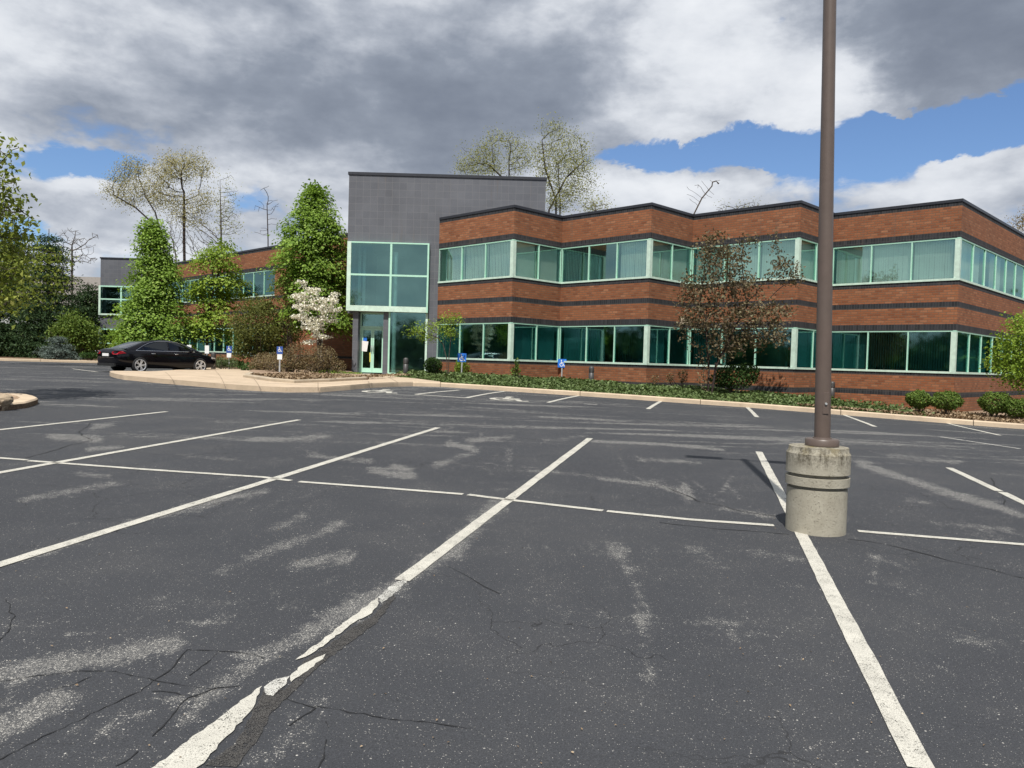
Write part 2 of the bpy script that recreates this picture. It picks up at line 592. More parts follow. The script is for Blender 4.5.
# ------------------------------------------------------------------ quad soup (leaves) and skeletons
def leaf_mesh(name, cen, size, m, parent=None, up=.35, aspect=.62, world=True, nrm=None):
    cen = np.asarray(cen, float); n = len(cen)
    if parent is not None and world: cen = cen - parent['_loc']
    sz = size * rng.uniform(.65, 1.3, n)
    nn = rng.normal(size=(n, 3))
    nn /= np.linalg.norm(nn, axis=1, keepdims=True) + 1e-9
    if nrm is not None: nn = nn * .8 + nrm
    nn[:, 2] += up
    nn /= np.linalg.norm(nn, axis=1, keepdims=True) + 1e-9
    a = np.cross(nn, rng.normal(size=(n, 3))); a /= np.linalg.norm(a, axis=1, keepdims=True) + 1e-9
    b = np.cross(nn, a)
    sa = (sz * .5)[:, None]; sb = (sz * .5 * aspect)[:, None]
    bend = nn * (sz * .10)[:, None]
    V = np.stack([cen - a * sa - bend, cen + b * sb + bend, cen + a * sa - bend, cen - b * sb + bend], 1).reshape(-1, 3)
    me = bpy.data.meshes.new(name)
    me.vertices.add(4 * n); me.vertices.foreach_set('co', V.ravel())
    me.loops.add(4 * n); me.loops.foreach_set('vertex_index', np.arange(4 * n, dtype=np.int32))
    me.polygons.add(n); me.polygons.foreach_set('loop_start', np.arange(0, 4 * n, 4, dtype=np.int32))
    me.materials.append(m); me.update(calc_edges=True)
    o = bpy.data.objects.new(name, me); COL.objects.link(o)
    if parent is not None: o.parent = PAR(parent)
    return o


def colonize(starts, attr, D, infl, kill, maxit=140, trop=(0, 0, .06), jit=.18):
    """space colonisation: starts = list of polylines (trunks); returns nodes, parent index"""
    nodes = []; par = []
    for pl in starts:
        prev = -1
        for a, b in zip(pl, pl[1:]):
            a = np.array(a, float); b = np.array(b, float)
            k = max(1, int(np.linalg.norm(b - a) / D))
            for i in range(k):
                nodes.append(a + (b - a) * i / k); par.append(prev); prev = len(nodes) - 1
        nodes.append(np.array(pl[-1], float)); par.append(prev)
    N = np.array(nodes); par = list(par)
    A = np.array(attr, float)
    d = np.full(len(A), 1e9); near = np.zeros(len(A), int)

    def upd(lo):
        nonlocal d, near
        for s in range(lo, len(N), 400):
            B = N[s:s + 400]
            dm = np.linalg.norm(A[:, None] - B[None], axis=2)
            j = dm.argmin(1); v = dm[np.arange(len(A)), j]
            k = v < d
            d[k] = v[k]; near[k] = j[k] + s
    upd(0)
    trop = np.array(trop)
    for it in range(maxit):
        if not len(A): break
        act = d < infl
        if not act.any():
            act = d <= d.min() + 1e-6
        S = {}
        vec = A[act] - N[near[act]]
        vec /= np.linalg.norm(vec, axis=1, keepdims=True) + 1e-9
        acc = np.zeros_like(N); np.add.at(acc, near[act], vec)
        ids = np.unique(near[act])
        dirs = acc[ids]
        dirs /= np.linalg.norm(dirs, axis=1, keepdims=True) + 1e-9
        dirs = dirs + trop + rng.normal(size=dirs.shape) * jit
        dirs /= np.linalg.norm(dirs, axis=1, keepdims=True)
        new = N[ids] + dirs * D
        lo = len(N)
        N = np.vstack([N, new]); par += list(ids)
        upd(lo)
        keep = d > kill
        A, d, near = A[keep], d[keep], near[keep]
        if len(N) > 6000: break
    return N, np.array(par)


def pipe(N, par, tip=.012, e=2.2):
    r = np.zeros(len(N)); 
    for i in range(len(N) - 1, -1, -1):
        if r[i] == 0: r[i] = tip ** e
        if par[i] >= 0: r[par[i]] += r[i]
    return r ** (1 / e)


def skel_mesh(name, N, par, r, m, parent, sides=5, scale=1.0):
    idx = np.where(par >= 0)[0]
    a = N[par[idx]]; b = N[idx]
    ra = np.minimum(r[par[idx]], r[idx] * 1.35); rb = r[idx]
    dv = b - a; L = np.linalg.norm(dv, axis=1, keepdims=True) + 1e-9; dv /= L
    b = b + dv * (rb * .5)[:, None]
    ref = np.where(np.abs(dv[:, 2:3]) < .9, np.array([[0, 0, 1.]]), np.array([[1., 0, 0]]))
    sx = np.cross(dv, ref); sx /= np.linalg.norm(sx, axis=1, keepdims=True); sy = np.cross(sx, dv)
    an = np.arange(sides) * 2 * np.pi / sides
    ring = sx[:, None] * np.cos(an)[None, :, None] + sy[:, None] * np.sin(an)[None, :, None]
    A_ = a[:, None] + ring * ra[:, None, None]; B_ = b[:, None] + ring * rb[:, None, None]
    V = np.concatenate([A_, B_], 1).reshape(-1, 3) - parent['_loc']
    n = len(idx)
    k = np.arange(sides); j = (k + 1) % sides
    q = np.stack([k, j, j + sides, k + sides], 1)
    Fq = (q[None] + (np.arange(n) * 2 * sides)[:, None, None]).reshape(-1)
    me = bpy.data.meshes.new(name)
    me.vertices.add(len(V)); me.vertices.foreach_set('co', V.ravel())
    me.loops.add(len(Fq)); me.loops.foreach_set('vertex_index', Fq.astype(np.int32))
    me.polygons.add(n * sides); me.polygons.foreach_set('loop_start', np.arange(0, 4 * n * sides, 4, dtype=np.int32))
    me.polygons.foreach_set('use_smooth', np.ones(n * sides, bool))
    me.materials.append(MAT[m]); me.update(calc_edges=True)
    o = bpy.data.objects.new(name, me); COL.objects.link(o); o.parent = PAR(parent)
    return o


def ell(c, r, n, shell=0.0):
    """n random points in an ellipsoid"""
    v = rng.normal(size=(n, 3)); v /= np.linalg.norm(v, axis=1, keepdims=True)
    u = rng.uniform(shell ** 3, 1, n) ** (1 / 3)
    return np.array(c) + v * u[:, None] * np.array(r)


def px_ell(px, py, rx, ry, Y, n, dz=None, shell=0.0):
    """ellipsoid of points given by its place and radii as seen at distance Y"""
    c = atY(px, py, Y); k = Y / F
    return ell(c, (rx * k, (dz if dz else rx) * k, ry * k), n, shell)


def grown_tree(name, label, base, trunks, attr, bark, D, infl, kill, tip, leafm=None, leaf=.1, per=6, spread=.2,
               leaf_r=2.2, cat='tree', group=None, up=.3, scale=1.0, extra=None, trop=(0, 0, .06), crown='crown', sides=5, jit=.18):
    root = thing(name, label, cat, base, 0, group)
    N, par = colonize(trunks, attr, D, infl, kill, trop=trop, jit=jit)
    r = pipe(N, par, tip)
    skel_mesh('trunk', N, par, r, bark, root, sides)
    if leafm:
        tips = N[r < tip * leaf_r]
        cen = np.repeat(tips, per, 0) + rng.normal(size=(len(tips) * per, 3)) * spread
        if extra is not None: cen = np.vstack([cen, extra])
        leaf_mesh(crown, cen, leaf, MAT[leafm] if isinstance(leafm, str) else leafm, root, up)
    return root


def clumps(cen, per, rad3, out=None):
    n = len(cen)
    v = rng.normal(size=(n * per, 3)) * np.array(rad3)
    return np.repeat(cen, per, 0) + v


# ------------------------------------------------------------------ world and sun
PIER = at(815.2, 530)[:2]
hit = at(744, 459.5)
LEAN = -.0235
SUN_EL = rad(57)
hx, hy = hit[0] - PIER[0], hit[1] - PIER[1]
for _ in range(6):
    _top = math.hypot(hx, hy) * math.tan(SUN_EL)
    hx = hit[0] - PIER[0] - .03 - LEAN * (_top - .85)
Ls = math.hypot(hx, hy)
POLE_TOP = Ls * math.tan(SUN_EL) + float(gz(hit[0], hit[1]))
L = Vector((hx / Ls * math.cos(SUN_EL), hy / Ls * math.cos(SUN_EL), -math.sin(SUN_EL)))
sun = bpy.data.objects.new('sun', bpy.data.lights.new('sun', 'SUN')); COL.objects.link(sun)
sun.rotation_euler = L.to_track_quat('-Z', 'Y').to_euler()
sun.location = (-5, -20, 40)
sun.data.energy = 4.8; sun.data.angle = rad(.53); sun.data.color = (1, .955, .88)


def world():
    w = bpy.data.worlds.new('World'); C.world = w; w.use_nodes = True
    t = NT(w.node_tree)
    bg = t.n['Background']
    sky = t.node('ShaderNodeTexSky', sky_type='NISHITA')
    sky.sun_disc = False; sky.sun_elevation = SUN_EL
    sky.sun_rotation = math.atan2(-hx, -hy) % (2 * math.pi)
    sky.air_density = 1.0; sky.dust_density = .6; sky.ozone_density = 2.0
    g = t.node('ShaderNodeTexCoord').outputs['Generated']
    nv = t.node('ShaderNodeVectorMath', operation='NORMALIZE'); t.put(nv.inputs[0], g)
    s = t.node('ShaderNodeSeparateXYZ'); t.l.new(nv.outputs[0], s.inputs[0])
    az = t.math('ARCTAN2', s.outputs[0], s.outputs[1])
    el = t.math('ARCSINE', s.outputs[2])
    # warp the directions so that every cloud edge billows
    elp = t.math('ADD', t.math('ABSOLUTE', s.outputs[2]), .16)
    cv = t.node('ShaderNodeCombineXYZ')
    t.put(cv.inputs[0], t.math('DIVIDE', s.outputs[0], elp)); t.put(cv.inputs[1], t.math('DIVIDE', s.outputs[1], elp))
    plane = cv.outputs[0]
    ce = t.node('ShaderNodeCombineXYZ'); t.put(ce.inputs[0], az); t.put(ce.inputs[1], t.math('MULTIPLY', el, 1.7)); ce.inputs[2].default_value = 3.7
    ang = ce.outputs[0]
    wn = t.node('ShaderNodeSeparateColor'); t.put(wn.inputs[0], t.noise(ang, 9, 6, .62, .3, 1))
    wz = t.node('ShaderNodeSeparateColor'); t.put(wz.inputs[0], t.noise(ang, 3.2, 4, .55, .2, 1))
    az2 = t.math('ADD', az, t.math('ADD', t.math('MULTIPLY', t.math('SUBTRACT', wn.outputs[0], .5), .15), t.math('MULTIPLY', t.math('SUBTRACT', wz.outputs[0], .5), .10)))
    el2 = t.math('ADD', el, t.math('ADD', t.math('MULTIPLY', t.math('SUBTRACT', wn.outputs[1], .5), .080), t.math('MULTIPLY', t.math('SUBTRACT', wz.outputs[1], .5), .035)))

    def blob(px, py, sx, sy, k, a=az2, e=el2):
        hor = 360.5 + (px - 512) * .0286
        a0 = math.atan((px - 512) / F); e0 = math.atan((hor - py) / math.hypot(F, px - 512))
        u = t.math('DIVIDE', t.math('SUBTRACT', a, a0), sx / F)
        v = t.math('DIVIDE', t.math('SUBTRACT', e, e0), sy / F)
        q = t.math('ADD', t.math('MULTIPLY', u, u), t.math('MULTIPLY', v, v))
        return t.math('MULTIPLY', t.math('EXPONENT', t.math('MULTIPLY', q, -1)), k)

    def total(base, items):
        x = base
        for it in items: x = t.math('ADD', x, it)
        return x
    f1 = t.noise(plane, 1.1, 6, .52, .25)
    f2 = t.noise(ang, 6.5, 8, .56, .12)
    f3 = t.noise(t.scale(ang, (1, 1.25, 1)), 15, 6, .55, .1)
    cover = total(t.math('ADD', .58, t.math('ADD', t.math('MULTIPLY', t.math('SUBTRACT', f2, .5), .62), t.math('MULTIPLY', t.math('SUBTRACT', f3, .5), .60))), [
        blob(68, 163, 40, 13, -.80), blob(-90, 175, 50, 14, -.3), blob(262, 198, 34, 16, -.22), blob(24, 238, 30, 9, -.4),
        blob(625, 158, 45, 9, -.62), blob(720, 146, 66, 14, -.80), blob(820, 152, 56, 22, -.90), blob(905, 138, 50, 22, -.85), blob(990, 122, 66, 16, -.80),
        blob(1130, 110, 90, 24, -.6), blob(757, 36, 9, 12, -.26), blob(930, 158, 45, 11, .42), blob(1010, 175, 60, 18, .4),
        blob(400, 90, 260, 75, .4), blob(960, 45, 110, 42, .45), blob(690, 70, 150, 45, .30), blob(893, 112, 14, 8, .5), blob(770, 172, 50, 8, .4), blob(690, 128, 22, 7, .3), blob(640, 195, 80, 14, .35), blob(80, 205, 70, 22, .35)])
    mask = t.sstep(cover, .36, .60)
    bright = total(t.math('ADD', .49, t.math('ADD', t.math('MULTIPLY', t.math('SUBTRACT', f2, .5), 1.5), t.math('MULTIPLY', t.math('SUBTRACT', f3, .5), .70))), [
        t.math('MULTIPLY', t.math('SUBTRACT', f1, .5), .35),
        blob(380, 115, 200, 56, -.50), blob(480, 60, 130, 60, -.24), blob(200, 100, 120, 50, -.22), blob(560, 40, 70, 60, -.10),
        blob(985, 48, 115, 52, -.85), blob(870, 8, 90, 30, -.40), blob(60, 110, 60, 30, -.14), blob(10, 40, 60, 60, .12),
        blob(170, 22, 70, 18, .16), blob(690, 62, 120, 48, .46), blob(840, 88, 50, 40, .38), blob(640, 130, 130, 16, .20), blob(480, 162, 80, 18, -.12),
        blob(70, 188, 70, 13, .32), blob(100, 225, 90, 14, -.06), blob(80, 252, 80, 8, .30), blob(660, 185, 130, 14, .30), blob(930, 155, 70, 10, .22), blob(960, 185, 110, 14, .10), blob(250, 230, 60, 25, -.05), blob(640, 10, 120, 25, .12)])
    bright = t.math('ADD', t.math('MULTIPLY', t.math('TANH', t.math('MULTIPLY', t.math('SUBTRACT', bright, .47), 1.45)), .46), .52)
    col = t.ramp(bright, [(.0, (.13, .155, .205)), (.14, (.19, .22, .28)), (.30, (.26, .295, .36)), (.48, (.42, .455, .52)), (.68, (.66, .69, .74)), (.95, (.86, .88, .91))])
    sc = t.node('ShaderNodeVectorMath', operation='SCALE'); t.put(sc.inputs[0], col); sc.inputs[3].default_value = 9.6
    skyc = t.mix(1, sky.outputs[0], (.80, .93, 1.12), 'MULTIPLY')
    t.put(bg.inputs[0], t.mix(mask, skyc, sc.outputs[0]))
    bg.inputs[1].default_value = .1


world()
v = C.view_settings
v.view_transform = 'Standard'; v.look = 'None'; v.gamma = 1; v.exposure = 0.2; v.use_curve_mapping = False
C.cycles.max_bounces = 8; C.cycles.transparent_max_bounces = 16
C.cycles.use_denoising = True

exec_order = []

# ------------------------------------------------------------------ ground, lot, kerbs, markings
def px_of(P):
    q = P - EYE[None]
    d = q @ _fw
    d = np.where(d < .2, .2, d)
    return np.stack([512 + F * (q @ RT) / d, 384 - F * (q @ UP) / d], 1)


# scuffed streaks of the sealcoat, as they lie on the lot (polyline seen from the camera spot, half width, strength)
WEAR = [
    ([(-20, 676), (60, 664), (172, 645)], 13, .95), ([(-20, 735), (25, 715), (58, 700)], 17, .9),
    ([(190, 705), (227, 682), (283, 645), (384, 592), (454, 547), (495, 506)], 12, .85),
    ([(217, 572), (273, 549), (343, 524)], 8, .65), ([(298, 564), (348, 557)], 9, .55), ([(262, 533), (303, 516)], 6, .6),
    ([(18, 501), (60, 493), (116, 483)], 5, .7), ([(30, 557), (116, 527), (212, 502), (268, 490)], 5, .7),
    ([(372, 470), (412, 476), (395, 466)], 5, .9), ([(449, 443), (477, 451), (436, 465)], 4, .7), ([(470, 441), (512, 436)], 4, .6),
    ([(180, 722), (214, 690)], 16, .55), ([(262, 765), (285, 745), (322, 700)], 12, .5), ([(90, 735), (120, 722)], 9, .5), ([(235, 655), (265, 650)], 6, .6),
    ([(616, 545), (637, 582), (645, 632), (650, 680)], 9, .62), ([(593, 441), (660, 444), (724, 450)], 2, 1.0),
    ([(598, 478), (660, 486), (689, 496)], 3, .9), ([(684, 488), (690, 497)], 5, 1.1), ([(722, 492), (733, 475)], 2.2, .8), ([(720, 508), (775, 517)], 3, .6),
    ([(860, 464), (891, 474), (941, 490), (1024, 516)], 5, .95), ([(876, 557), (873, 584)], 6, .5), ([(752, 550), (800, 560)], 8, .35),
    ([(890, 585), (925, 600)], 9, .3), ([(690, 545), (722, 570)], 10, .35), ([(560, 600), (600, 610)], 12, .22), ([(960, 640), (1010, 650)], 14, .3),
    ([(0, 624), (60, 630), (105, 637)], 2, .8), ([(140, 618), (215, 623)], 2, .75), ([(225, 652), (276, 660)], 3.5, 1.1), ([(495, 506), (470, 525), (452, 540)], 7, .8), ([(140, 694), (165, 700), (190, 702)], 2.2, .8), ([(130, 715), (160, 707)], 3, .7), ([(545, 440), (585, 436)], 3, .5), ([(640, 460), (700, 463)], 3, .55), ([(770, 585), (840, 590)], 5, .35), ([(180, 455), (240, 460)], 3, .55), ([(310, 455), (370, 462)], 4, .6), ([(250, 440), (330, 436)], 3, .55), ([(530, 470), (600, 476)], 4, .45), ([(890, 455), (960, 462)], 4, .6), ([(930, 520), (1010, 530)], 4, .45),
    ([(52, 437), (98, 440)], 5, .8), ([(92, 428), (112, 424)], 4, .8), ([(88, 449), (122, 447)], 3, .9), ([(78, 474), (112, 478)], 4, .5),
    ([(908, 500), (930, 504)], 4, .5), ([(600, 545), (632, 560)], 14, .28), ([(700, 620), (760, 640)], 20, .18),
]


def lot():
    xs = np.concatenate([np.arange(-72, -10, 2.0), np.arange(-10, 10, .075), np.arange(10, 62, 2.0)])
    ys = np.concatenate([np.arange(-34, 1.5, 2.0), np.arange(1.5, 16, .07), np.arange(16, 30, .5), np.arange(30, 60, 2.0)])
    Xg, Yg = np.meshgrid(xs, ys)
    P = np.stack([Xg, Yg, gz(Xg, Yg)], -1).reshape(-1, 3)
    nx, ny = len(xs), len(ys)
    i = (np.arange(ny - 1)[:, None] * nx + np.arange(nx - 1)[None]).reshape(-1)
    Q = np.stack([i, i + 1, i + 1 + nx, i + nx], 1).reshape(-1)
    me = bpy.data.meshes.new('parking_lot')
    me.vertices.add(len(P)); me.vertices.foreach_set('co', P.ravel())
    me.loops.add(len(Q)); me.loops.foreach_set('vertex_index', Q.astype(np.int32))
    me.polygons.add(len(i)); me.polygons.foreach_set('loop_start', np.arange(0, len(Q), 4, dtype=np.int32))
    me.polygons.foreach_set('use_smooth', np.ones(len(i), bool))
    me.update(calc_edges=True)
    uv = px_of(P)
    w = np.zeros(len(P))
    okk = (P[:, 1] > 1.4) & (np.abs(uv[:, 0] - 512) < 700)
    for line, hw, k in WEAR:
        best = np.full(len(P), 1e9)
        for a, b in zip(line, line[1:]):
            a = np.array(a, float); b = np.array(b, float); ab = b - a
            tt = np.clip(((uv - a) @ ab) / (ab @ ab), 0, 1)
            dd = uv - (a + tt[:, None] * ab)
            best = np.minimum(best, np.hypot(dd[:, 0], dd[:, 1] * 1.2))
        w = np.maximum(w, k * np.exp(-(best / hw) ** 2))
    w[~okk] = 0
    at_ = me.attributes.new('wear', 'FLOAT', 'POINT'); at_.data.foreach_set('value', w)
    me.materials.append(MAT['asphalt'])
    o = bpy.data.objects.new('parking_lot', me); COL.objects.link(o); o['kind'] = 'structure'

    xs = np.array([-900, -500, -300, -150, -90, -71, -50, -30, -15, 0, 15, 30, 45, 61, 90, 150, 300, 500, 900.])
    ys = np.array([-700, -400, -200, -90, -33, -10, 10, 20, 30, 45, 59, 75, 100, 150, 250, 400, 700, 1200.])
    mb = MB()
    Z = lambda x, y: float(gz(x, y)) - .12
    for a, b in zip(xs, xs[1:]):
        for c, d in zip(ys, ys[1:]):
            mb.face([(a, c, Z(a, c)), (b, c, Z(b, c)), (b, d, Z(b, d)), (a, d, Z(a, d))])
    tag(mb.build('ground', 'lawn', smooth=True), kind='structure')


lot()


def ribbon(name, pts, width, m, h=.006, kind='structure', jitter=0.04, step=.15, walk=0.0, gaps=0.0):
    """painted strip along world xy points"""
    P = [np.array(p[:2]) for p in pts]
    Q = [P[0]]
    for a, b in zip(P, P[1:]):
        k = max(1, int(np.linalg.norm(b - a) / step))
        Q += [a + (b - a) * i / k for i in range(1, k + 1)]
    mb = MB(); prev = None; wk = np.zeros(2); gap = 0
    if walk:
        for i in range(len(Q)):
            wk = wk * .93 + rng.normal(size=2) * walk; Q[i] = Q[i] + wk
    for i, q in enumerate(Q):
        if gaps and gap == 0 and random.random() < gaps: gap = random.randint(2, 7)
        if gap: gap -= 1; prev = None; continue
        d = Q[min(i + 1, len(Q) - 1)] - Q[max(i - 1, 0)]; d = d / (np.linalg.norm(d) + 1e-9)
        nn = np.array([-d[1], d[0]])
        w = width / 2 * (1 + random.uniform(-jitter, jitter)); off = nn * random.uniform(-jitter, jitter) * width * .6
        a, b = q + nn * w + off, q - nn * w + off
        cur = [(a[0], a[1], float(gz(*a)) + h), (b[0], b[1], float(gz(*b)) + h)]
        if prev: mb.face([prev[1], cur[1], cur[0], prev[0]])
        prev = cur
    o = mb.build(name, m); o['kind'] = kind
    return o


def patch(name, pxs, m, h=.006):
    poly = [at(*p) for p in pxs]
    mb = MB()
    pl0 = ccw([tuple(p[:2]) for p in poly]); pl = []
    for a, b in zip(pl0, pl0[1:] + pl0[:1]):
        k = max(1, int(math.dist(a, b) / .03))
        pl += [(a[0] + (b[0] - a[0]) * i / k + random.uniform(-1, 1) * .007 * (i > 0), a[1] + (b[1] - a[1]) * i / k + random.uniform(-1, 1) * .007 * (i > 0)) for i in range(k)]
    bm = bmesh.new(); f = bm.faces.new([bm.verts.new((p[0], p[1], float(gz(*p)) + h)) for p in pl])
    bmesh.ops.triangulate(bm, faces=[f])
    me = bpy.data.meshes.new(name); bm.to_mesh(me); bm.free(); me.materials.append(MAT[m])
    o = bpy.data.objects.new(name, me); COL.objects.link(o); o['kind'] = 'structure'
    return o


W = .108
for a, b in [((759, 452), (922, 770)), ((-40, 577.5), (438, 427.8)), ((-60, 483.5), (299, 420)), ((-60, 436.5), (166.7, 411.8)), ((949, 468), (999, 491.5)), ((1002, 492.5), (1100, 540)), ((402, 581), (590, 438.5))]:
    ribbon('painted_line', [at(*a), at(*b)], W, 'paint')
for pts in [[(-60, 453.5), (0, 458.3), (27, 460.3)], [(28, 461), (149, 470), (262.8, 477.5), (291, 481)], [(299, 482), (380, 488), (463, 494.6)], [(468, 495), (505, 499.7), (603, 511)], [(607, 511.5), (690, 520), (774, 525.8)], [(858, 531.5), (1024, 545), (1120, 553)]]:
    ribbon('painted_line', [at(*p) for p in pts], .085, 'paint')
# the stripe whose paint has slipped and broken up beside the tar seam
for pl, m in [([(140, 778), (208, 727), (233, 708), (262, 687), (256, 701), (250, 713), (226, 738), (190, 778)], 'paint'),
              ([(264, 688), (276, 680), (290, 677), (287, 685), (273, 697), (266, 696)], 'paint_worn'),
              ([(290, 677), (302, 666), (325.6, 655), (323, 660), (300, 677), (291, 683)], 'paint'),
              ([(295, 661), (309, 650), (323, 640.6), (350, 619), (378, 598), (378, 606), (372, 614), (352, 624.5), (325.6, 645), (305, 658)], 'paint'),
              ([(378, 598), (392, 586), (404, 579), (407, 582), (398, 592), (382, 604)], 'paint_worn')]:
    patch('painted_line', pl, m)
patch('tar_strip', [(205, 766), (235, 745), (252, 714), (264, 690), (275, 697), (291, 684), (300, 677), (303, 662), (326, 648), (353, 627), (372, 617), (392, 594), (396, 598), (376, 624), (350, 643), (322, 664), (296, 690), (271, 713), (258, 740), (236, 768)], 'tar', .004)
# far rows
for a, b in [((415.6, 394.5), (459, 390.3)), ((466, 398.1), (505, 391.4)), ((548, 402.7), (580, 395.7)), ((648, 409.2), (662, 400.8)), ((757, 417.3), (746, 406.2)), ((875, 426.8), (838, 412.6)), ((1000, 435.6), (945, 422.7)), ((72, 368.8), (97, 372))]:
    ribbon('painted_line', [at(*a), at(*b)], .11, 'paint')
ribbon('painted_line', [at(415.6, 394.5), at(466, 398.1)], .10, 'paint')
for a, b in [((584, 404), (597, 405)), ((940, 437), (1020, 449))]:
    ribbon('painted_line', [at(*a), at(*b)], .10, 'paint_worn')


def wheelchair_strokes():
    """the access symbol as strokes in a unit square (x right, y up)"""
    return [[(.40, .78), (.43, .42), (.66, .42), (.78, .12), (.90, .17)], [(.42, .60), (.64, .60)],
            [(.36, .55), (.24, .45), (.20, .30), (.26, .16), (.40, .08), (.54, .12), (.62, .24)]]


def ground_symbol(px, py, size):
    c = at(px, py)
    mb = MB()
    for line in wheelchair_strokes():
        for a, b in zip(line, line[1:]):
            for s_ in (1,):
                pa = np.array(a) - .5; pb = np.array(b) - .5
                d = pb - pa; d = d / np.linalg.norm(d); nn = np.array([-d[1], d[0]]) * .055
                q = []
                for p in (pa - nn - d * .03, pb - nn + d * .03, pb + nn + d * .03, pa + nn - d * .03):
                    X, Y = c[0] + (p[0] * ct + p[1] * st) * size, c[1] + (-p[0] * st + p[1] * ct) * size
                    q.append((X, Y, float(gz(X, Y)) + .006 + .0004 * len(mb.f)))
                mb.face(q)
    ring = [(c[0] + ((-.10 + .085 * math.cos(k)) * ct + (.40 + .085 * math.sin(k)) * st) * size, c[1] + (-(-.10 + .085 * math.cos(k)) * st + (.40 + .085 * math.sin(k)) * ct) * size) for k in np.linspace(0, 2 * math.pi, 13)[:-1]]
    mb.face([(x, y, float(gz(x, y)) + .012) for x, y in ring])
    tag(mb.build('painted_access_symbol', 'paint'), kind='structure')


ground_symbol(383, 391.3, 1.45)
ground_symbol(510, 399, 1.45)

CR = [[(187.5, 650), (170, 672), (151, 691), (115, 707), (79, 723), (29, 745), (-5, 763)], [(217, 653), (205, 664), (190, 675)],
      [(217, 688), (187.5, 700), (173, 720), (150, 742), (123, 766)], [(-5, 684), (40, 676), (79, 670), (117, 670), (160, 679), (211, 688), (238, 687)],
      [(-5, 702), (40, 692), (73, 685), (97, 676)], [(287.5, 698), (314, 706.5), (290, 724), (261, 742)], [(314, 706.5), (358, 715), (402, 720), (470, 731)],
      [(187, 650), (215, 651), (250, 654), (268, 660)], [(151, 691), (190, 697), (217, 688)], [(325, 722), (328, 745), (322, 768)],
      [(847, 538.6), (880, 544), (902, 549.6), (946, 559.6), (1030, 579)], [(777, 516.7), (746, 512), (721.6, 506), (688.6, 500), (674, 493), (660, 486), (640, 483)],
      [(790, 534), (763, 532), (724, 529), (700, 526), (660, 522)], [(91, 423), (84.6, 431), (96, 440), (73, 445), (30, 458)], [(440, 565), (470, 577), (497, 592)],
      [(990, 478), (1002, 491), (1000, 503)], [(5, 600), (14, 614), (2, 640)]]
for c in CR:
    near = max(p[1] for p in c) > 600
    ribbon('crack', [at(*p) for p in c], .0045 if near else .014, 'crack', .003 if not near else .0035, jitter=.8, step=.03 if near else .12, walk=.006 if near else .02, gaps=.018)

# kerbs ------------------------------------------------------------
FRONT = [(112, 374.7), (109.6, 375.5), (111, 376.7), (116, 378.2), (124, 379.8), (155, 382.8), (200, 386.8), (243, 390.3), (286, 392.4), (320, 392.4), (350, 389.9), (372, 387.8), (394, 386.7), (413, 386.2), (440, 386.9)]
RIGHT = [(440, 386.9), (490, 390.0), (540, 393.4), (620, 398.6), (700, 404.3), (800, 411.6), (924, 421.5), (1024, 429.3), (1160, 440)]
LEFTK = [(-420, 355), (-140, 358.5), (0, 360.8), (98, 363.2), (160, 365.6), (211, 367.8)]
fr = [at(*p)[:2] for p in FRONT]; rt = [at(*p)[:2] for p in RIGHT]; lf = [at(*p)[:2] for p in LEFTK]


def kerb(name, pts, w=.16, h=.145, seg=1.0, side=1, m='kerb'):
    P = [np.array(p) for p in pts]; Q = [P[0]]
    for a, b in zip(P, P[1:]):
        k = max(1, int(np.linalg.norm(b - a) / seg)); Q += [a + (b - a) * i / k for i in range(1, k + 1)]
    cut = set()
    if seg == 1.0:      # a narrow open joint every few metres
        Q2 = []
        for i, q in enumerate(Q):
            Q2.append(q)
            if i % 3 == 2 and i < len(Q) - 2:
                d = Q[i + 1] - q; cut.add(len(Q2)); Q2.append(q + d / (np.linalg.norm(d) + 1e-9) * .018)
        Q = Q2
    mb = MB(); prev = None
    for i, q in enumerate(Q):
        d = Q[min(i + 1, len(Q) - 1)] - Q[max(i - 1, 0)]; d = d / (np.linalg.norm(d) + 1e-9)
        nn = np.array([-d[1], d[0]]) * side
        f0, f1, b1 = q, q + nn * .025, q + nn * w
        z = float(gz(*q))
        cur = [(f0[0], f0[1], z - .1), (f0[0], f0[1], z + h - .03), (f1[0], f1[1], z + h), (b1[0], b1[1], z + h), (b1[0], b1[1], z - .1)]
        if prev and i not in cut:
            for k in range(4): mb.face([prev[k], cur[k], cur[k + 1], prev[k + 1]] if side > 0 else [prev[k + 1], cur[k + 1], cur[k], prev[k]])
        prev = cur
    o = mb.build(name, m); o['kind'] = 'structure'
    return o


tipback = [at(155, 371.6, 0)[:2], at(128, 373.4, 0)[:2]]
kerb('kerb', fr[9:] + rt[1:])
kerb('kerb', lf)
# tan concrete peninsula and entrance walk
walk = [p + np.array([st, ct]) * (.02 if i > 8 else 0) for i, p in enumerate(fr)] + [at(440, 381.9, .13)[:2], at(410, 378, .13)[:2], at(393, 376.6, .13)[:2], at(389, 374, .13)[:2]] + \
       [np.array([-6.0, 36.2]), np.array([-7.6, 36.2]), at(300, 370, .13)[:2], at(253, 369.9, .13)[:2], at(211, 367.9, .13)[:2], at(155, 371.4, .13)[:2], at(128, 373.2, .13)[:2]]
sheet('sidewalk', walk, .142, 'walk', 4, .25)

for a, b in [((165, 372), (176, 384.6)), ((214, 369), (226, 388.6)), ((254, 379), (262, 391)), ((318, 381.5), (318, 392)), ((368, 381), (371, 387.6)), ((388, 377), (402, 386.2)), ((150, 377.2), (262, 379.6)), ((262, 383.6), (372, 382.6))]:
    ribbon('walk_joint', [at(a[0], a[1], .142), at(b[0], b[1], .142)], .014, 'joint', .147)

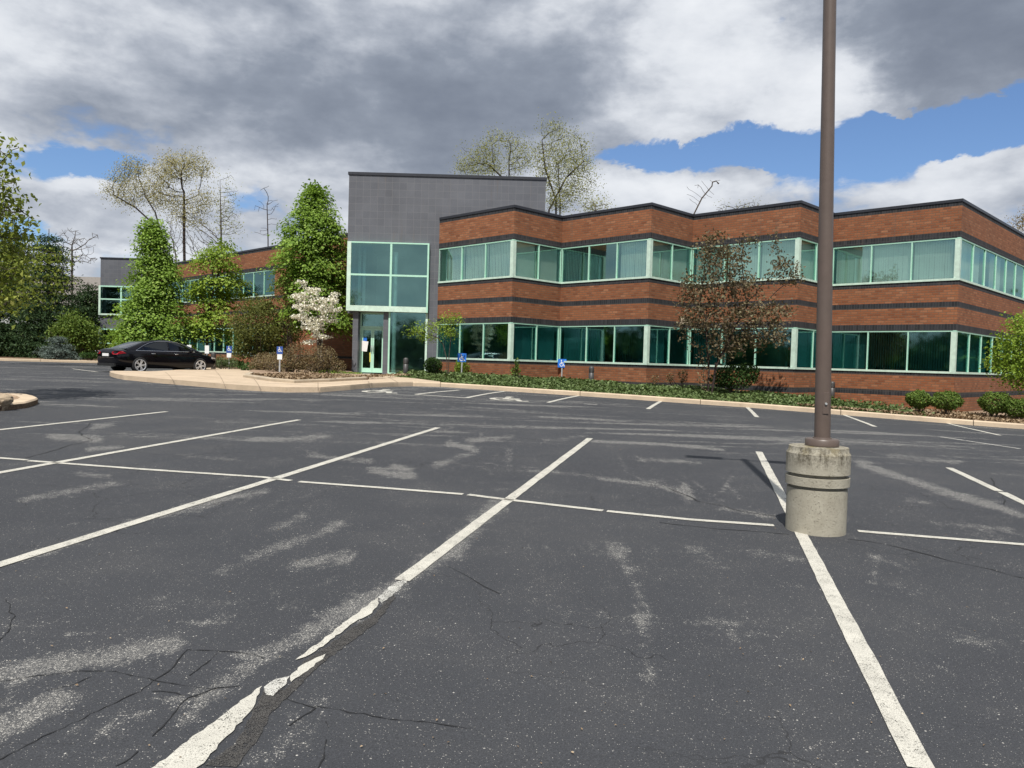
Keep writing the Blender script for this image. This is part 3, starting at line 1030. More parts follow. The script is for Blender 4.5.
# beds ---------------------------------------------------------------
bk = np.array([st, ct])
bed = [at(389, 374, .13)[:2], at(393, 376.6, .13)[:2], at(410, 377.8, .13)[:2], at(440, 381.8, .13)[:2]] + [p + bk * .15 for p in rt[1:]] + \
      [np.array([34., 30.]), np.array([24., 38.]), np.array([12., 36.]), np.array([5., 36.]), np.array([-3., 36.]), np.array([-5.5, 35.5])]
sheet('planting_bed', bed, .12, 'mulch', 4, .2)
bed3 = [p + bk * .15 for p in lf] + [at(253, 369.6, .13)[:2], at(300, 370, .13)[:2], np.array([-7.8, 36.6]), np.array([-8.2, 39.5]), np.array([-28., 60]), np.array([-40., 66.]), np.array([-110., 90.]), np.array([-140., 60.])]
sheet('planting_bed', bed3, .115, 'mulch', 4, .2)
# raised planter by the entrance
PL = [(243, 374.2), (268, 377.8), (294.5, 379.8), (330, 378.6), (366.5, 377.0), (368, 375.2)]
pl = [at(p[0], p[1], .24)[:2] for p in PL]
plo = pl + [np.array([-7.45, 35.9]), at(300, 369.5, .13)[:2], at(253, 369.8, .13)[:2]]
kerb('planter_kerb', [at(248, 371.8, .24)[:2]] + pl, .2, .24, .8, 1, 'planter')
sheet('planting_bed', [p + bk * .1 for p in plo], .21, 'dry_mulch', 3, .2)
sheet('dry_mulch_bed', [rt[6] + bk * .17 - np.array([.6, 0]), rt[6] + bk * .17, rt[7] + bk * .17, rt[8] + bk * .17, np.array([26., 30.]), np.array([20., 30.5]), np.array([15.6, 27.3]), np.array([14.4, 28.6]), np.array([12.9, 28])], .135, 'dry_mulch', 3)
# traffic island on the left
isl = [at(*p)[:2] for p in [(-160, 424), (-60, 417), (0, 411.2), (26, 408.2), (36, 405), (38, 403.6), (34, 401.6), (26, 399.6), (13, 398.6), (-60, 398), (-220, 402)]]
kerb('kerb', isl, .32, .13, .5, 1)
sheet('island_bed', isl, .10, 'dry_mulch', 2, .2)

# ------------------------------------------------------------------ the office building
PATH = [(-3.39, 34.15), (-.10, 30.86), (1.96, 32.91), (5.16, 29.69), (7.25, 31.77), (10.46, 28.57), (12.58, 30.70), (15.79, 27.52), (27.3, 39.05)]
LV = [('brick', 7.56, 6.66), ('dark_brick', 6.66, 6.44), None, ('dark_brick', 4.915, 4.755), ('brick', 4.755, 4.16), ('dark_brick', 4.16, 3.96), ('brick', 3.96, 3.36), ('dark_brick', 3.36, 3.13), None,
      ('dark_brick', 1.575, 1.46), ('brick', 1.46, .89), ('dark_brick', .89, .70), ('brick', .70, -.6)]


def offset(path, o):
    """open polyline moved sideways: o > 0 is to the right of travel (outwards, towards the lot)"""
    P = [np.array(p, float) for p in path]; out = []
    for i, p in enumerate(P):
        ns = []
        for a, b in ((i - 1, i), (i, i + 1)):
            if a >= 0 and b < len(P):
                d = P[b] - P[a]; d /= np.linalg.norm(d); ns.append(np.array([d[1], -d[0]]))
        if len(ns) == 1: q = p + ns[0] * o
        else:
            m = ns[0] + ns[1]; m /= np.linalg.norm(m); q = p + m * (o / (m @ ns[0]))
        out.append(tuple(q))
    return out


def band(mb, path, z0, z1, mi, thick=.3, proud=0.0, seed=0):
    fo = offset(path, proud); fi = offset(path, -thick); u = seed
    for i in range(len(path) - 1):
        a, b, c, d = fo[i], fo[i + 1], fi[i + 1], fi[i]
        mb.wall(a, b, z0, z1, mi, u); u += math.dist(a, b)
        mb.wall(c, d, z0, z1, mi)
        mb.face([(a[0], a[1], z1), (b[0], b[1], z1), (c[0], c[1], z1), (d[0], d[1], z1)], mi)
        mb.face([(d[0], d[1], z0), (c[0], c[1], z0), (b[0], b[1], z0), (a[0], a[1], z0)], mi)
    for i in (0, -1):
        a, b = fo[i], fi[i]
        mb.face([(a[0], a[1], z0), (b[0], b[1], z0), (b[0], b[1], z1), (a[0], a[1], z1)], mi)


BLD = thing('office_building', 'two storey red brick office building with green ribbon windows and grey tiled entrance block', 'building', (4.0, 34.0, .5))
wb = MB(); BM = ['brick', 'dark_brick']
for lv in LV:
    if lv: band(wb, PATH, lv[2], lv[1], BM.index(lv[0]))
wb.build('brick_wall', BM, BLD)
cp = MB()
band(cp, PATH, 7.56, 7.70, 1, .3); band(cp, PATH, 7.70, 7.80, 0, .33, .025)
cp.build('coping', ['coping', 'dark_brick'], BLD)
inn = offset(PATH, -.31)
back = [(17., 51.), (-1., 51.), (-3.1, 40.)]
for z0, z1 in ((.62, .86), (3.30, 4.02), (6.75, 7.2)):
    sl = MB(); sl.prism(ccw([tuple(p) for p in inn] + back), z0, z1, 0); sl.build('floor_slab', 'interior', BLD)
core = MB(); core.prism(ccw([(-2.4, 37.6), (8, 35.8), (15.6, 33.2), (22.5, 39.8), (15, 48), (-2, 48)]), .87, 6.74)
# cross partitions between the offices
for (a, b) in [((1.9, 33.3), (2.2, 36.6)), ((7.2, 32.2), (7.6, 35.7)), ((12.5, 31.1), (13.0, 34.0)), ((-.2, 31.8), (.2, 36.8)), ((5.2, 30.6), (5.6, 36.0)), ((10.5, 29.5), (11.0, 34.6)), ((18.6, 31.2), (17.4, 34.8)), ((21.5, 34.0), (20.4, 37.6))]:
    for z0, z1 in ((.87, 3.29), (4.03, 6.74)): core.bar((a[0], a[1], (z0 + z1) / 2), (b[0], b[1], (z0 + z1) / 2), .1, z1 - z0)
core.build('partition_wall', 'interior', BLD)
bw = MB(); band(bw, [(27.3, 39.05), (17., 51.3), (-1., 51.3), (-3.3, 40.)], -.5, 7.56, 0); bw.build('rear_wall', BM, BLD)


def window(a, b, z0, z1, n, post=(0, 0), blinds=(), rec=.05, light=.35, parent=BLD, gl='glass', bar=.045, blmat='blind'):
    """ribbon window between two wall corners: frame, panes and hanging blinds"""
    A = np.array(a, float); B = np.array(b, float); Lw = np.linalg.norm(B - A); d = (B - A) / Lw; nn = np.array([d[1], -d[0]])

    def Q(s, o): return A + d * s + nn * o
    fb = MB()

    def blk(s0, s1, o0, o1, za, zb, mi):
        c = [Q(s0, o1), Q(s1, o1), Q(s1, o0), Q(s0, o0)]
        fb.prism(ccw([tuple(x) for x in c]), za, zb, mi)
    sill = .06
    blk(-.03 if post[0] else .0, Lw + (.03 if post[1] else -.0), -rec - .06, .03, z0 - .015, z0 + sill, 1)
    blk(.0, Lw, -rec - .06, -.01, z1 - .05, z1 - .002, 0)
    s0 = post[0] if post[0] else .03; s1 = Lw - (post[1] if post[1] else .03)
    for side, p in ((0, post[0]), (1, post[1])):
        if p:
            blk(.002 if side == 0 else Lw - p, p if side == 0 else Lw - .002, -rec - .12, -.004, z0 + sill, z1 - .05, 1)
        else:
            blk(0.004 if side == 0 else Lw - .03, .03 if side == 0 else Lw - .004, -rec - .06, -.012, z0 + sill, z1 - .05, 0)
    edges = np.linspace(s0, s1, n + 1)
    for e in edges[1:-1]: blk(e - bar / 2, e + bar / 2, -rec - .06, -.012, z0 + sill, z1 - .05, 0)
    w = fb.build('window', ['mint', 'mint_pale'], parent); W_ = sub(w, parent)
    for i in range(n):
        p = MB()
        tilt = random.uniform(-.004, .004)
        q0, q1 = Q(edges[i] + .01, -rec + tilt), Q(edges[i + 1] - .01, -rec - tilt)
        p.wall(q0, q1, z0 + sill - .01, z1 - .04)
        p.build('pane', gl, W_)
    for i in range(n):
        if i < len(blinds) and blinds[i]:
            bl = MB(); f0, f1, open_ = blinds[i]
            e0, e1 = edges[i] + .03, edges[i + 1] - .03
            k = int((e1 - e0) / .085)
            for j in range(k):
                t_ = (j + .5) / k
                if f0 <= t_ <= f1:
                    c = Q(e0 + (e1 - e0) * t_, -rec - .20)
                    ang = open_ + random.uniform(-.02, .02)
                    hv = (d * math.cos(ang) + nn * math.sin(ang)) * .045
                    sw = random.uniform(-.006, .006)
                    bl.face([(c[0] - hv[0] + sw, c[1] - hv[1], z0 + .07), (c[0] + hv[0] + sw, c[1] + hv[1], z0 + .07), (c[0] + hv[0], c[1] + hv[1], z1 - .05), (c[0] - hv[0], c[1] - hv[1], z1 - .05)])
            bl.build('blind', blmat, W_)


full = (0, 1, .15)
UP = UP
U = {0: (3, (0, .17), (full, full, full)), 1: (2, (.17, 0), (full, (0, 1, 1.1))), 2: (3, (0, .17), ((0, 1, 1.15), (0, 1, .9), full)), 3: (2, (.17, 0), ((0, 1, 1.1), (0, 1, 1.2))),
     4: (3, (0, .17), (full, full, full)), 5: (2, (.17, 0), (full, (0, 1, .6))), 6: (3, (0, .17), (full, full, (0, 1, .22))), 7: (10, (.17, 0), (full, (0, 1, .6), None, (0, 1, .5)))}
Lo = {0: (3, (0, .17), (full, None, (0, .9, .9))), 1: (2, (.17, 0), (full, full)), 2: (3, (0, .17), (full, (0, .55, .3), (0, 1, .8))), 3: (2, (.17, 0), (full, None)),
      4: (3, (0, .17), ((0, 1, .6), None, (0, 1, .9))), 5: (2, (.17, 0), (full, full)), 6: (3, (0, .17), (full, (0, 1, .9), (0, 1, .8))), 7: (10, (.17, 0), ((0, 1, .8), (0, 1, .9), (0, 1, .5)))}
for i in range(len(PATH) - 1):
    n_, po, bl_ = U[i]; window(PATH[i], PATH[i + 1], 4.93, 6.44, n_, po, bl_, gl='glass_pale')
    n_, po, bl_ = Lo[i]; window(PATH[i], PATH[i + 1], 1.59, 3.13, n_, po, bl_, blmat='blind_dark')

# entrance block ------------------------------------------------------
YT = 34.15
X_ = lambda px, py=250, Y=YT: float(atY(px, py, Y)[0])
Z_ = lambda px, py, Y=YT: float(atY(px, py, Y)[2])
tx0, tx1 = X_(348.6, 200), X_(545.8, 190)
tz = Z_(348.6, 171.8)
bz1, bz0 = Z_(387, 242.3), Z_(387, 311.6)
bx0, bx1 = X_(346.6, 290), X_(427.9, 290)
tw = MB()
FZ = .84
YB = YT + 6


def tbox(x0, x1, y0, y1, z0, z1): tw.box(x0, x1, y0, y1, z0, z1, 0)


tbox(tx0, tx1, YT, YT + .3, bz1 - .05, tz - .12)
tbox(bx1 - .04, tx1, YT, YT + .3, .3, bz1 - .05)
tbox(tx0, tx0 + .3, YT + .3, YB, bz0 - .1, tz - .12)
tbox(tx1 - .3, tx1, YT + .3, YB, 7.0, tz - .12)
tbox(tx0, tx1, YB, YB + .3, .3, tz - .12)
cx0, cx1 = X_(352.4, 340), X_(357.8, 340)
px0, px1 = X_(383, 340), X_(388, 340)
tbox(cx0, cx1, YT, YT + 1.6, .3, bz0 - .02)
tbox(px0, px1, YT, YT + 1.6, .3, bz0 - .02)
tbox(cx0, cx0 + .2, YT + 1.6, YB, .3, bz0 - .02)
tw.build('entrance_block_wall', 'tile', BLD)
tc_ = MB(); tc_.box(tx0 - .04, tx1 + .04, YT - .04, YB + .34, tz - .12, tz); tc_.build('coping', 'coping', BLD)
ts = MB(); ts.box(tx0 + .3, tx1 - .3, YT + .3, YB, tz - .5, tz - .2); ts.build('roof_slab', 'interior', BLD); ts = MB(); ts.box(cx0, tx1 - .3, YT + .25, YB, .6, FZ - .02); ts.build('floor_slab', 'lobby', BLD)
iw = MB(); iw.box(tx0 + .3, tx1 - .3, YB - .4, YB - .02, FZ, tz - .5)
iw.build('partition_wall', 'lobby', BLD)
ic = MB(); icx = X_(394.2, 330, YT + .22)
ic.lathe([(.10, 0), (.10, bz1 - FZ - .4)], (icx, YT + .22, FZ), 12, cap=False)
icx2 = X_(358.5, 300, YT + 1.0)
ic.lathe([(.10, 0), (.10, bz1 - bz0)], (icx2, YT + 1.0, bz0), 12); ic.lathe([(.08, 0), (.08, bz1 - bz0)], (X_(363.5, 300, YT + 1.3), YT + 1.3, bz0), 12)
ic.build('interior_column', 'white_col', BLD, smooth=True)
# projecting glass bay
YF = YT - .22
gb = MB()


def gbar(x0, x1, z0, z1, mi=0, y0=YF, y1=YT + .1): gb.box(x0, x1, y0, y1, z0, z1, mi)


mxc = X_(390.3, 290, YF); mz = Z_(390, 275.3, YF); fw_ = .075
bxa, bxb = X_(346.4, 290, YF), X_(428.2, 290, YF); bza, bzb = Z_(387, 311.6, YF), Z_(387, 242.2, YF)
gbar(bxa, bxa + .17, bza, bzb, 1); gbar(bxb - .07, bxb, bza, bzb); gbar(bxa + .17, bxb - .07, bzb - .06, bzb); gbar(bxa + .17, bxb - .07, bza, bza + .24, 1)
gbar(mxc - .045, mxc + .045, bza + .24, bzb - .06, 0, YF + .004)
for x0, x1 in ((bxa + .17, mxc - .045), (mxc + .045, bxb - .07)): gbar(x0, x1, mz - .04, mz + .04, 0, YF + .004, YF + .1)
gbo = gb.build('glass_bay', ['mint', 'mint_pale'], BLD); GB = sub(gbo, BLD)
for x0, x1 in ((bxa + .17, mxc - .045), (mxc + .045, bxb - .07)):
    for z0, z1 in ((bza + .24, mz - .04), (mz + .04, bzb - .06)):
        p = MB(); p.wall((x0 - .01, YF + .05), (x1 + .01, YF + .05), z0 - .01, z1 + .01); p.build('pane', 'glass_clear', GB)
# ground floor glazing to the right of the door
gg = MB(); gx0, gx1 = X_(388.3, 340), X_(427.3, 340); gz0 = FZ
for x0, x1, w_ in ((gx0, gx0 + .07, 0), (gx1 - .09, gx1, 1)): gg.box(x0, x1, YT - .05, YT + .1, gz0, bz0 - .02, w_)
gg.box(gx0 + .07, gx1 - .09, YT - .04, YT + .1, gz0, gz0 + .07, 0)
ggo = gg.build('entrance_window', ['mint', 'mint_pale'], BLD)
p = MB(); p.wall((gx0 + .06, YT + .02), (gx1 - .08, YT + .02), gz0 + .05, bz0 - .02); p.build('pane', 'glass_clear', sub(ggo, BLD))
# entrance doors in their recess
YD = YT + .5
dx0, dx1 = cx1, px0
zd1 = Z_(370, 327.2, YD); zbm = FZ + .02
dm = MB()
dm.box(dx0, dx0 + .06, YD, YD + .1, zbm, bz0 - .03); dm.box(dx1 - .06, dx1, YD, YD + .1, zbm, bz0 - .03)
dm.box(dx0 + .06, dx1 - .06, YD, YD + .1, zd1 - .05, zd1 + .05); dm.box(dx0 + .06, dx1 - .06, YD, YD + .1, bz0 - .11, bz0 - .03)
do = dm.build('door_frame', 'mint', BLD)
p = MB(); p.wall((dx0 + .05, YD + .05), (dx1 - .05, YD + .05), zd1 + .04, bz0 - .10); p.build('pane', 'glass_clear', sub(do, BLD))
xm = (dx0 + dx1) / 2
for x0, x1, sgn in ((dx0 + .065, xm - .004, 1), (xm + .004, dx1 - .065, -1)):
    l = MB()
    l.box(x0, x0 + .07, YD + .02, YD + .07, zbm + .02, zd1 - .055); l.box(x1 - .07, x1, YD + .02, YD + .07, zbm + .02, zd1 - .055)
    l.box(x0 + .07, x1 - .07, YD + .02, YD + .07, zbm + .02, zbm + .22); l.box(x0 + .07, x1 - .07, YD + .02, YD + .07, zd1 - .14, zd1 - .055)
    lo_ = l.build('door', 'mint', BLD); LO = sub(lo_, BLD)
    p = MB(); p.wall((x0 + .06, YD + .045), (x1 - .06, YD + .045), zbm + .21, zd1 - .13); p.build('pane', 'glass_clear', LO)
    hx_ = x1 - .035 if sgn > 0 else x0 + .035
    h = MB(); h.tube([(hx_, YD + .02, zbm + .95), (hx_, YD - .04, zbm + .97), (hx_, YD - .04, zbm + 1.22), (hx_, YD + .02, zbm + 1.24)], [.014] * 4, 6); h.build('handle', 'galv', LO, smooth=True)
    if sgn > 0:
        nt = MB(); q = [(360.0, 351), (366.8, 351.6), (368.4, 341.5), (361.2, 340.6)]
        nt.face([tuple(atY(a, b, YD + .012)) for a, b in q]); nt.build('notice', 'white', LO)
        q = [(363.2, 341), (366.8, 341), (367, 337.4), (363.4, 337.2)]
        nt = MB(); nt.face([tuple(atY(a, b, YD + .030)) for a, b in q]); nt.build('sticker', 'blue', LO)
    else:
        nt = MB(); q = [(369.4, 362), (370.6, 362), (370.6, 352.5), (369.4, 352.5)]
        nt.face([tuple(atY(a, b, YD + .010)) for a, b in q]); nt.build('door_edge_strip', 'yellow', LO)
bf = MB(); bf.box(cx0, gx1, YT + .02, YB - .5, bz0 - .02, bz0 + .02); bf.build('soffit', 'interior', BLD)

# left wing -----------------------------------------------------------
LS, LE, LM = (-27.8, 58.15), (tx0 + .05, 37.95), (-13.75, 44.1)
s_ = (LE[0] - LS[0]); LM = (LM[0], LS[1] + (LM[0] - LS[0]) / s_ * (LE[1] - LS[1]))
lw = MB()
for lv in LV:
    if lv: band(lw, [LS, LE], max(lv[2], .2), lv[1], BM.index(lv[0]))
band(lw, [LM, LE], 4.915, 6.44, 0); band(lw, [LM, LE], 1.575, 3.13, 0)
lw.build('brick_wall', BM, BLD)
cp = MB(); band(cp, [LS, LE], 7.56, 7.70, 1, .3); band(cp, [LS, LE], 7.70, 7.80, 0, .33, .025); cp.build('coping', ['coping', 'dark_brick'], BLD)
poly = ccw([(LS[0] + .25, LS[1] + .25), (LE[0] + .0, LE[1] + .45), (-5, 40.3), (-5, 50), (-20, 62)])
for z0, z1 in ((.6, .84), (3.30, 4.02), (6.75, 7.2)):
    ls = MB(); ls.prism(poly, z0, z1); ls.build('floor_slab', 'interior', BLD)
ls = MB(); ls.bar((-24, 61.5, 3.7), (-6, 43.7, 3.7), .2, 5.9); ls.build('partition_wall', 'interior', BLD)
dl = np.array(LM) - np.array(LS); Ln = np.linalg.norm(dl)
secs = [(0, .32), (.36, .66), (.70, .985)]
for i, (a, b) in enumerate([(0, .34), (.34, .67), (.67, 1.0)]):
    p0, p1 = np.array(LS) + dl * a, np.array(LS) + dl * b
    window(p0, p1, 4.93, 6.44, 5, (0, 0), ((0, 1, .9), None, (0, .4, .8)))
    window(p0, p1, 1.59, 3.13, 5, (0, 0), (None, (0, .5, .9)))

# grey stair block at the far end of the wing
YL = 58.9
fx0, fx1 = X_(100.2, 300, YL), X_(159, 300, YL)
fz1 = Z_(110, 257.4, YL); wz1, wz0 = Z_(118, 286, YL), Z_(118, 315.5, YL)
f = MB()
f.box(fx0, fx1, YL, YL + .3, wz1, fz1 - .1, 0); f.box(fx0, fx1, YL, YL + .3, Z_(118, 328.5, YL), wz0, 0)
f.box(fx0, fx0 + .3, YL + .3, YL + 7, .3, fz1 - .1, 0); f.box(X_(150, 300, YL), fx1, YL, YL + .3, .3, wz1, 0); f.box(fx0, fx1, YL + 7, YL + 7.3, .3, fz1 - .1, 0)
f.box(fx1 - .3, fx1, YL + .3, YL + 7, .3, fz1 - .1, 0)
f.build('stair_block_wall', 'tile', BLD)
f = MB(); f.box(fx0 - .05, fx1 + .05, YL - .05, YL + 7.35, fz1 - .1, fz1); f.build('coping', 'coping', BLD)
f = MB(); f.box(fx0 + .3, fx1 - .3, YL + .3, YL + 7, fz1 - .6, fz1 - .2); f.build('roof_slab', 'interior', BLD); f = MB(); f.box(fx0 + .3, fx1 - .3, YL + 3.5, YL + 3.7, .6, fz1 - .6); f.build('partition_wall', 'interior', BLD); f = MB(); f.box(fx0 + .3, fx1 - .3, YL + .3, YL + 7, .5, .8); f.build('floor_slab', 'interior', BLD)
for z0, z1, mzs in ((wz0, wz1, Z_(118, 299.5, YL)), (.8, Z_(118, 328.5, YL) - .03, Z_(118, 343.5, YL))):
    g = MB(); xr = X_(150, 300, YL); y0, y1 = YL - .16, YL + .1
    xm_ = X_(122, 300, YL)
    g.box(fx0 - .05, fx0 + .1, y0, y1, z0, z1, 1); g.box(xr - .1, xr, y0, y1, z0, z1, 0); g.box(fx0 + .1, xr - .1, y0, y1, z1 - .1, z1, 0); g.box(fx0 + .1, xr - .1, y0, y1, z0, z0 + .12, 1)
    g.box(xm_ - .06, xm_ + .06, y0 + .003, y1, z0 + .12, z1 - .1, 0)
    g.box(fx0 + .1, xm_ - .06, y0 + .004, y0 + .1, mzs - .05, mzs + .05, 0); g.box(xm_ + .06, xr - .1, y0 + .004, y0 + .1, mzs - .05, mzs + .05, 0)
    go = g.build('window', ['mint', 'mint_pale'], BLD); G_ = sub(go, BLD)
    for xa, xb in ((fx0 + .1, xm_ - .06), (xm_ + .06, xr - .1)):
        p = MB(); p.wall((xa, y0 + .05), (xb, y0 + .05), z0 + .1, z1 - .08); p.build('pane', 'glass_clear', G_)
# flat roof behind the parapets
rf = MB(); rf.face([(p[0], p[1], 7.22) for p in ccw([tuple(p) for p in offset(PATH, -.29)] + back)])
rf.face([(p[0], p[1], 7.22) for p in poly]); rf.build('roof', 'roof', BLD)
# wall light on the brick of the third bay
wl = MB(); c = atY(686, 318, 30.75)
for k in (0,):
    nrm = Vector((.707, -.707, 0)); c = Vector((7.25 - .45, 31.77 - .45, 3.55)) + nrm * .02
    sd = Vector((.707, .707, 0))
    q = [c - sd * .14, c + sd * .14, c + sd * .10 + nrm * .22 + Vector((0, 0, -.16)), c - sd * .10 + nrm * .22 + Vector((0, 0, -.16))]
    lowq = [c - sd * .14 + Vector((0, 0, -.30)), c + sd * .14 + Vector((0, 0, -.30)), q[2] + Vector((0, 0, -.1)), q[3] + Vector((0, 0, -.1))]
    up3 = [x + Vector((0, 0, .05)) for x in q[:2]]
    wl.face(q); wl.face(lowq[::-1])
    for i_ in range(4):
        j_ = (i_ + 1) % 4; wl.face([lowq[i_], lowq[j_], q[j_], q[i_]])
wl.build('wall_light', 'planter', BLD)

# house roof beyond the trees on the left
NB = thing('neighbour_house', 'pale sided building with a grey shingled roof half hidden behind the conifers', 'house', (-50, 92, .6))
nb = MB(); nb.box(-66, -38, 88, 98, .3, 6.4); nb.build('wall', 'siding', NB)
nb = MB(); a = [(-67, 87.2, 6.3), (-37, 87.2, 6.3), (-37, 93, 10.2), (-67, 93, 10.2)]
nb.face(a); nb.face([(-37, 98.8, 6.3), (-67, 98.8, 6.3), (-67, 93, 10.2), (-37, 93, 10.2)]); nb.face([(-37, 87.2, 6.3), (-37, 98.8, 6.3), (-37, 93, 10.2)]); nb.face([(-67, 98.8, 6.3), (-67, 87.2, 6.3), (-67, 93, 10.2)])
nb.face([(-67, 87.2, 6.28), (-67, 98.8, 6.28), (-37, 98.8, 6.28), (-37, 87.2, 6.28)])
nb.build('roof', 'shingle', NB)
for x in (-63, -58, -52, -46):
    nb = MB(); nb.box(x, x + 1.2, 87.94, 88.02, 2.2, 3.8); nb.build('window', 'car_trim', NB)

# ------------------------------------------------------------------ lamp post in the lot
pz = float(gz(*PIER))
LP = thing('lamp_post', 'tall brown parking lot lamp post bolted on a round mossy concrete pier', 'lamp post', (PIER[0], PIER[1], pz))
m = MB()
m.lathe([(.262, -.1), (.262, .0), (.262, .398), (.232, .401), (.232, .425), (.2775, .428), (.2785, .505), (.234, .508), (.234, .535), (.2785, .538), (.2775, .715), (.262, .738), (.258, .775), (.0001, .785)], (0, 0, 0), 64)
m.build('concrete_pier', 'pier', LP, smooth=True, world=False).modifiers.new('es', 'EDGE_SPLIT').split_angle = rad(28)
m = MB(); ox = .03
m.lathe([(.148, .785), (.148, .835), (.140, .845), (.083, .848), (.080, .86), (.0001, .86)], (ox, 0, 0), 40); m.build('base_cover', 'pole', LP, smooth=True, world=False).modifiers.new('es', 'EDGE_SPLIT').split_angle = rad(40)
PH = POLE_TOP - pz
m = MB(); m.lathe([(.070, .85), (.067, 1.8), (.057, 4.2), (.052, PH)], (ox, 0, 0), 32, cap=False); m.v = [(x_ + LEAN * (z_ - .85), y_, z_) for x_, y_, z_ in m.v]; m.build('pole', 'pole', LP, smooth=True, world=False)
m = MB()
for k in range(5):
    a0 = rad(-100 + k * 8 - 16); a1 = rad(-100 + (k + 1) * 8 - 16)
    r_ = .0775
    m.face([(ox + r_ * math.cos(a0), r_ * math.sin(a0), 1.08), (ox + r_ * math.cos(a1), r_ * math.sin(a1), 1.08), (ox + r_ * math.cos(a1), r_ * math.sin(a1), 1.27), (ox + r_ * math.cos(a0), r_ * math.sin(a0), 1.27)])
for za, zb, r0, r1 in ((1.27, 1.272, .0775, .06), (1.08, 1.078, .0775, .06)):
    for k in range(5):
        a0 = rad(-116 + k * 8); a1 = rad(-116 + (k + 1) * 8)
        m.face([(ox + r0 * math.cos(a0), r0 * math.sin(a0), za), (ox + r0 * math.cos(a1), r0 * math.sin(a1), za), (ox + r1 * math.cos(a1), r1 * math.sin(a1), zb), (ox + r1 * math.cos(a0), r1 * math.sin(a0), zb)])
hc = m.build('access_cover', 'pole', LP, world=False)
m = MB(); m.tube([(ox - .01, -.079, 1.17), (ox - .01, -.088, 1.17)], [.012, .010], 10); o = m.build('bolt', 'galv', None); o.parent = hc
ax_ = Vector((ct, -st, 0)); ox += LEAN * (PH - .85)
m = MB(); m.tube([Vector((ox, 0, PH - .12)) - ax_ * .32, Vector((ox, 0, PH - .12)) + ax_ * .32], [.03, .03], 10); m.lathe([(.06, PH - .2), (.06, PH + .01), (.02, PH + .03)], (ox, 0, 0), 20); m.build('arm', 'pole', LP, smooth=True, world=False)
for s in (-1, 1):
    a = Vector((ox, 0, PH - .10)) + ax_ * (s * .32); b = Vector((ox, 0, PH - .10)) + ax_ * (s * .86)
    m = MB(); m.bar(a, b, .20, .12); lh = m.build('lamp_head', 'pole', LP, world=False, bevel=.02)
    m = MB(); m.bar(a + ax_ * (s * .05) - Vector((0, 0, .065)), b - ax_ * (s * .05) - Vector((0, 0, .065)), .16, .012); o = m.build('lamp_lens', 'lamp_glass', None); o.parent = lh

# ------------------------------------------------------------------ signs, bollards, rock
def access_sign(px, py, ztop_px, size, label, white_below=0, panel='blue', turn=0.0, tall=1.0):
    base = at(px, py, .13)
    t = thing('access_sign', label, 'sign', base, turn, 'disabled parking signs')
    k = base[1] / F
    H = (py - ztop_px) * k
    m = MB(); m.box(-.025, .025, -.015, .015, -.1, H - size * .5); m.build('post', 'galv', t, world=False)
    w = size / 2
    pz0 = H - size * tall
    m = MB(); m.box(-w, w, -.028, -.018, pz0, H); pn = m.build('sign_panel', panel, t, world=False)
    m = MB()
    for line in wheelchair_strokes():
        for a, b in zip(line, line[1:]):
            pa = np.array(a) - .5; pb = np.array(b) - .5
            d = pb - pa; d = d / np.linalg.norm(d); nn = np.array([-d[1], d[0]]) * .042
            m.face([((p[0]) * size * .86, -.0300 - .0003 * len(m.f), pz0 + size * (tall - .5) + p[1] * size * .86) for p in (pa - nn - d * .03, pb - nn + d * .03, pb + nn + d * .03, pa + nn - d * .03)])
    m.face([((-.10 + .08 * math.cos(k_)) * size * .86, -.034, pz0 + size * (tall - .5) + (.40 + .08 * math.sin(k_)) * size * .86) for k_ in np.linspace(0, 2 * math.pi, 13)[:-1]])
    o = m.build('access_symbol', 'white', None); o.parent = pn
    if white_below:
        m = MB(); m.box(-w * .8, w * .8, -.027, -.017, pz0 - white_below, pz0 - .01); m.build('lower_panel', 'white', t, world=False)
    return t


access_sign(461.5, 378.5, 353.2, .36, 'blue disabled parking sign on a grey post in front of the bright green round shrub', turn=rad(-6))
access_sign(561.5, 382.5, 359, .36, 'blue disabled parking sign standing alone in the ivy below the second bay of windows', turn=rad(-6))
access_sign(279.5, 375.6, 346.5, .22, 'dark blue sign with white lower plate in front of the reddish brown shrub', .20, 'blue_dark', tall=1.25)
access_sign(229, 369.2, 346, .26, 'dark blue sign with white lower plate beside the low brick wall left of the planter', .22, 'blue_dark', tall=1.25)
for px, py, top, lab in ((206.8, 367, 345.5, 'white post sign standing just beyond the nose of the black car'), (189.0, 367.0, 345, 'white post sign seen over the bonnet of the black car')):
    b = at(px, py, .13); t = thing('post_sign', lab, 'sign', b, 0, 'white post signs beyond the car')
    H = (py - top) * b[1] / F
    m = MB(); m.box(-.02, .02, -.012, .012, -.1, H - .1); m.build('post', 'galv', t, world=False)
    m = MB(); m.box(-.11, .11, -.025, -.014, H - .42, H); m.build('sign_panel', 'white', t, world=False, bevel=.008)


def bollard_mesh(t, H, r):
    m = MB(); m.lathe([(r, -.1), (r, H * .66), (r * .86, H * .67), (r * .86, H * .70), (r, H * .71), (r, H * .90), (r * .9, H * .95), (r * .6, H * .99), (.001, H)], (0, 0, 0), 20); m.build('body', 'bollard', t, smooth=True, world=False)
    m = MB()
    for k in range(3): m.lathe([(r * 1.01, H * (.72 + .055 * k)), (r * 1.01, H * (.745 + .055 * k))], (0, 0, 0), 20)
    m.build('louvre', 'bollard', t, smooth=True, world=False)


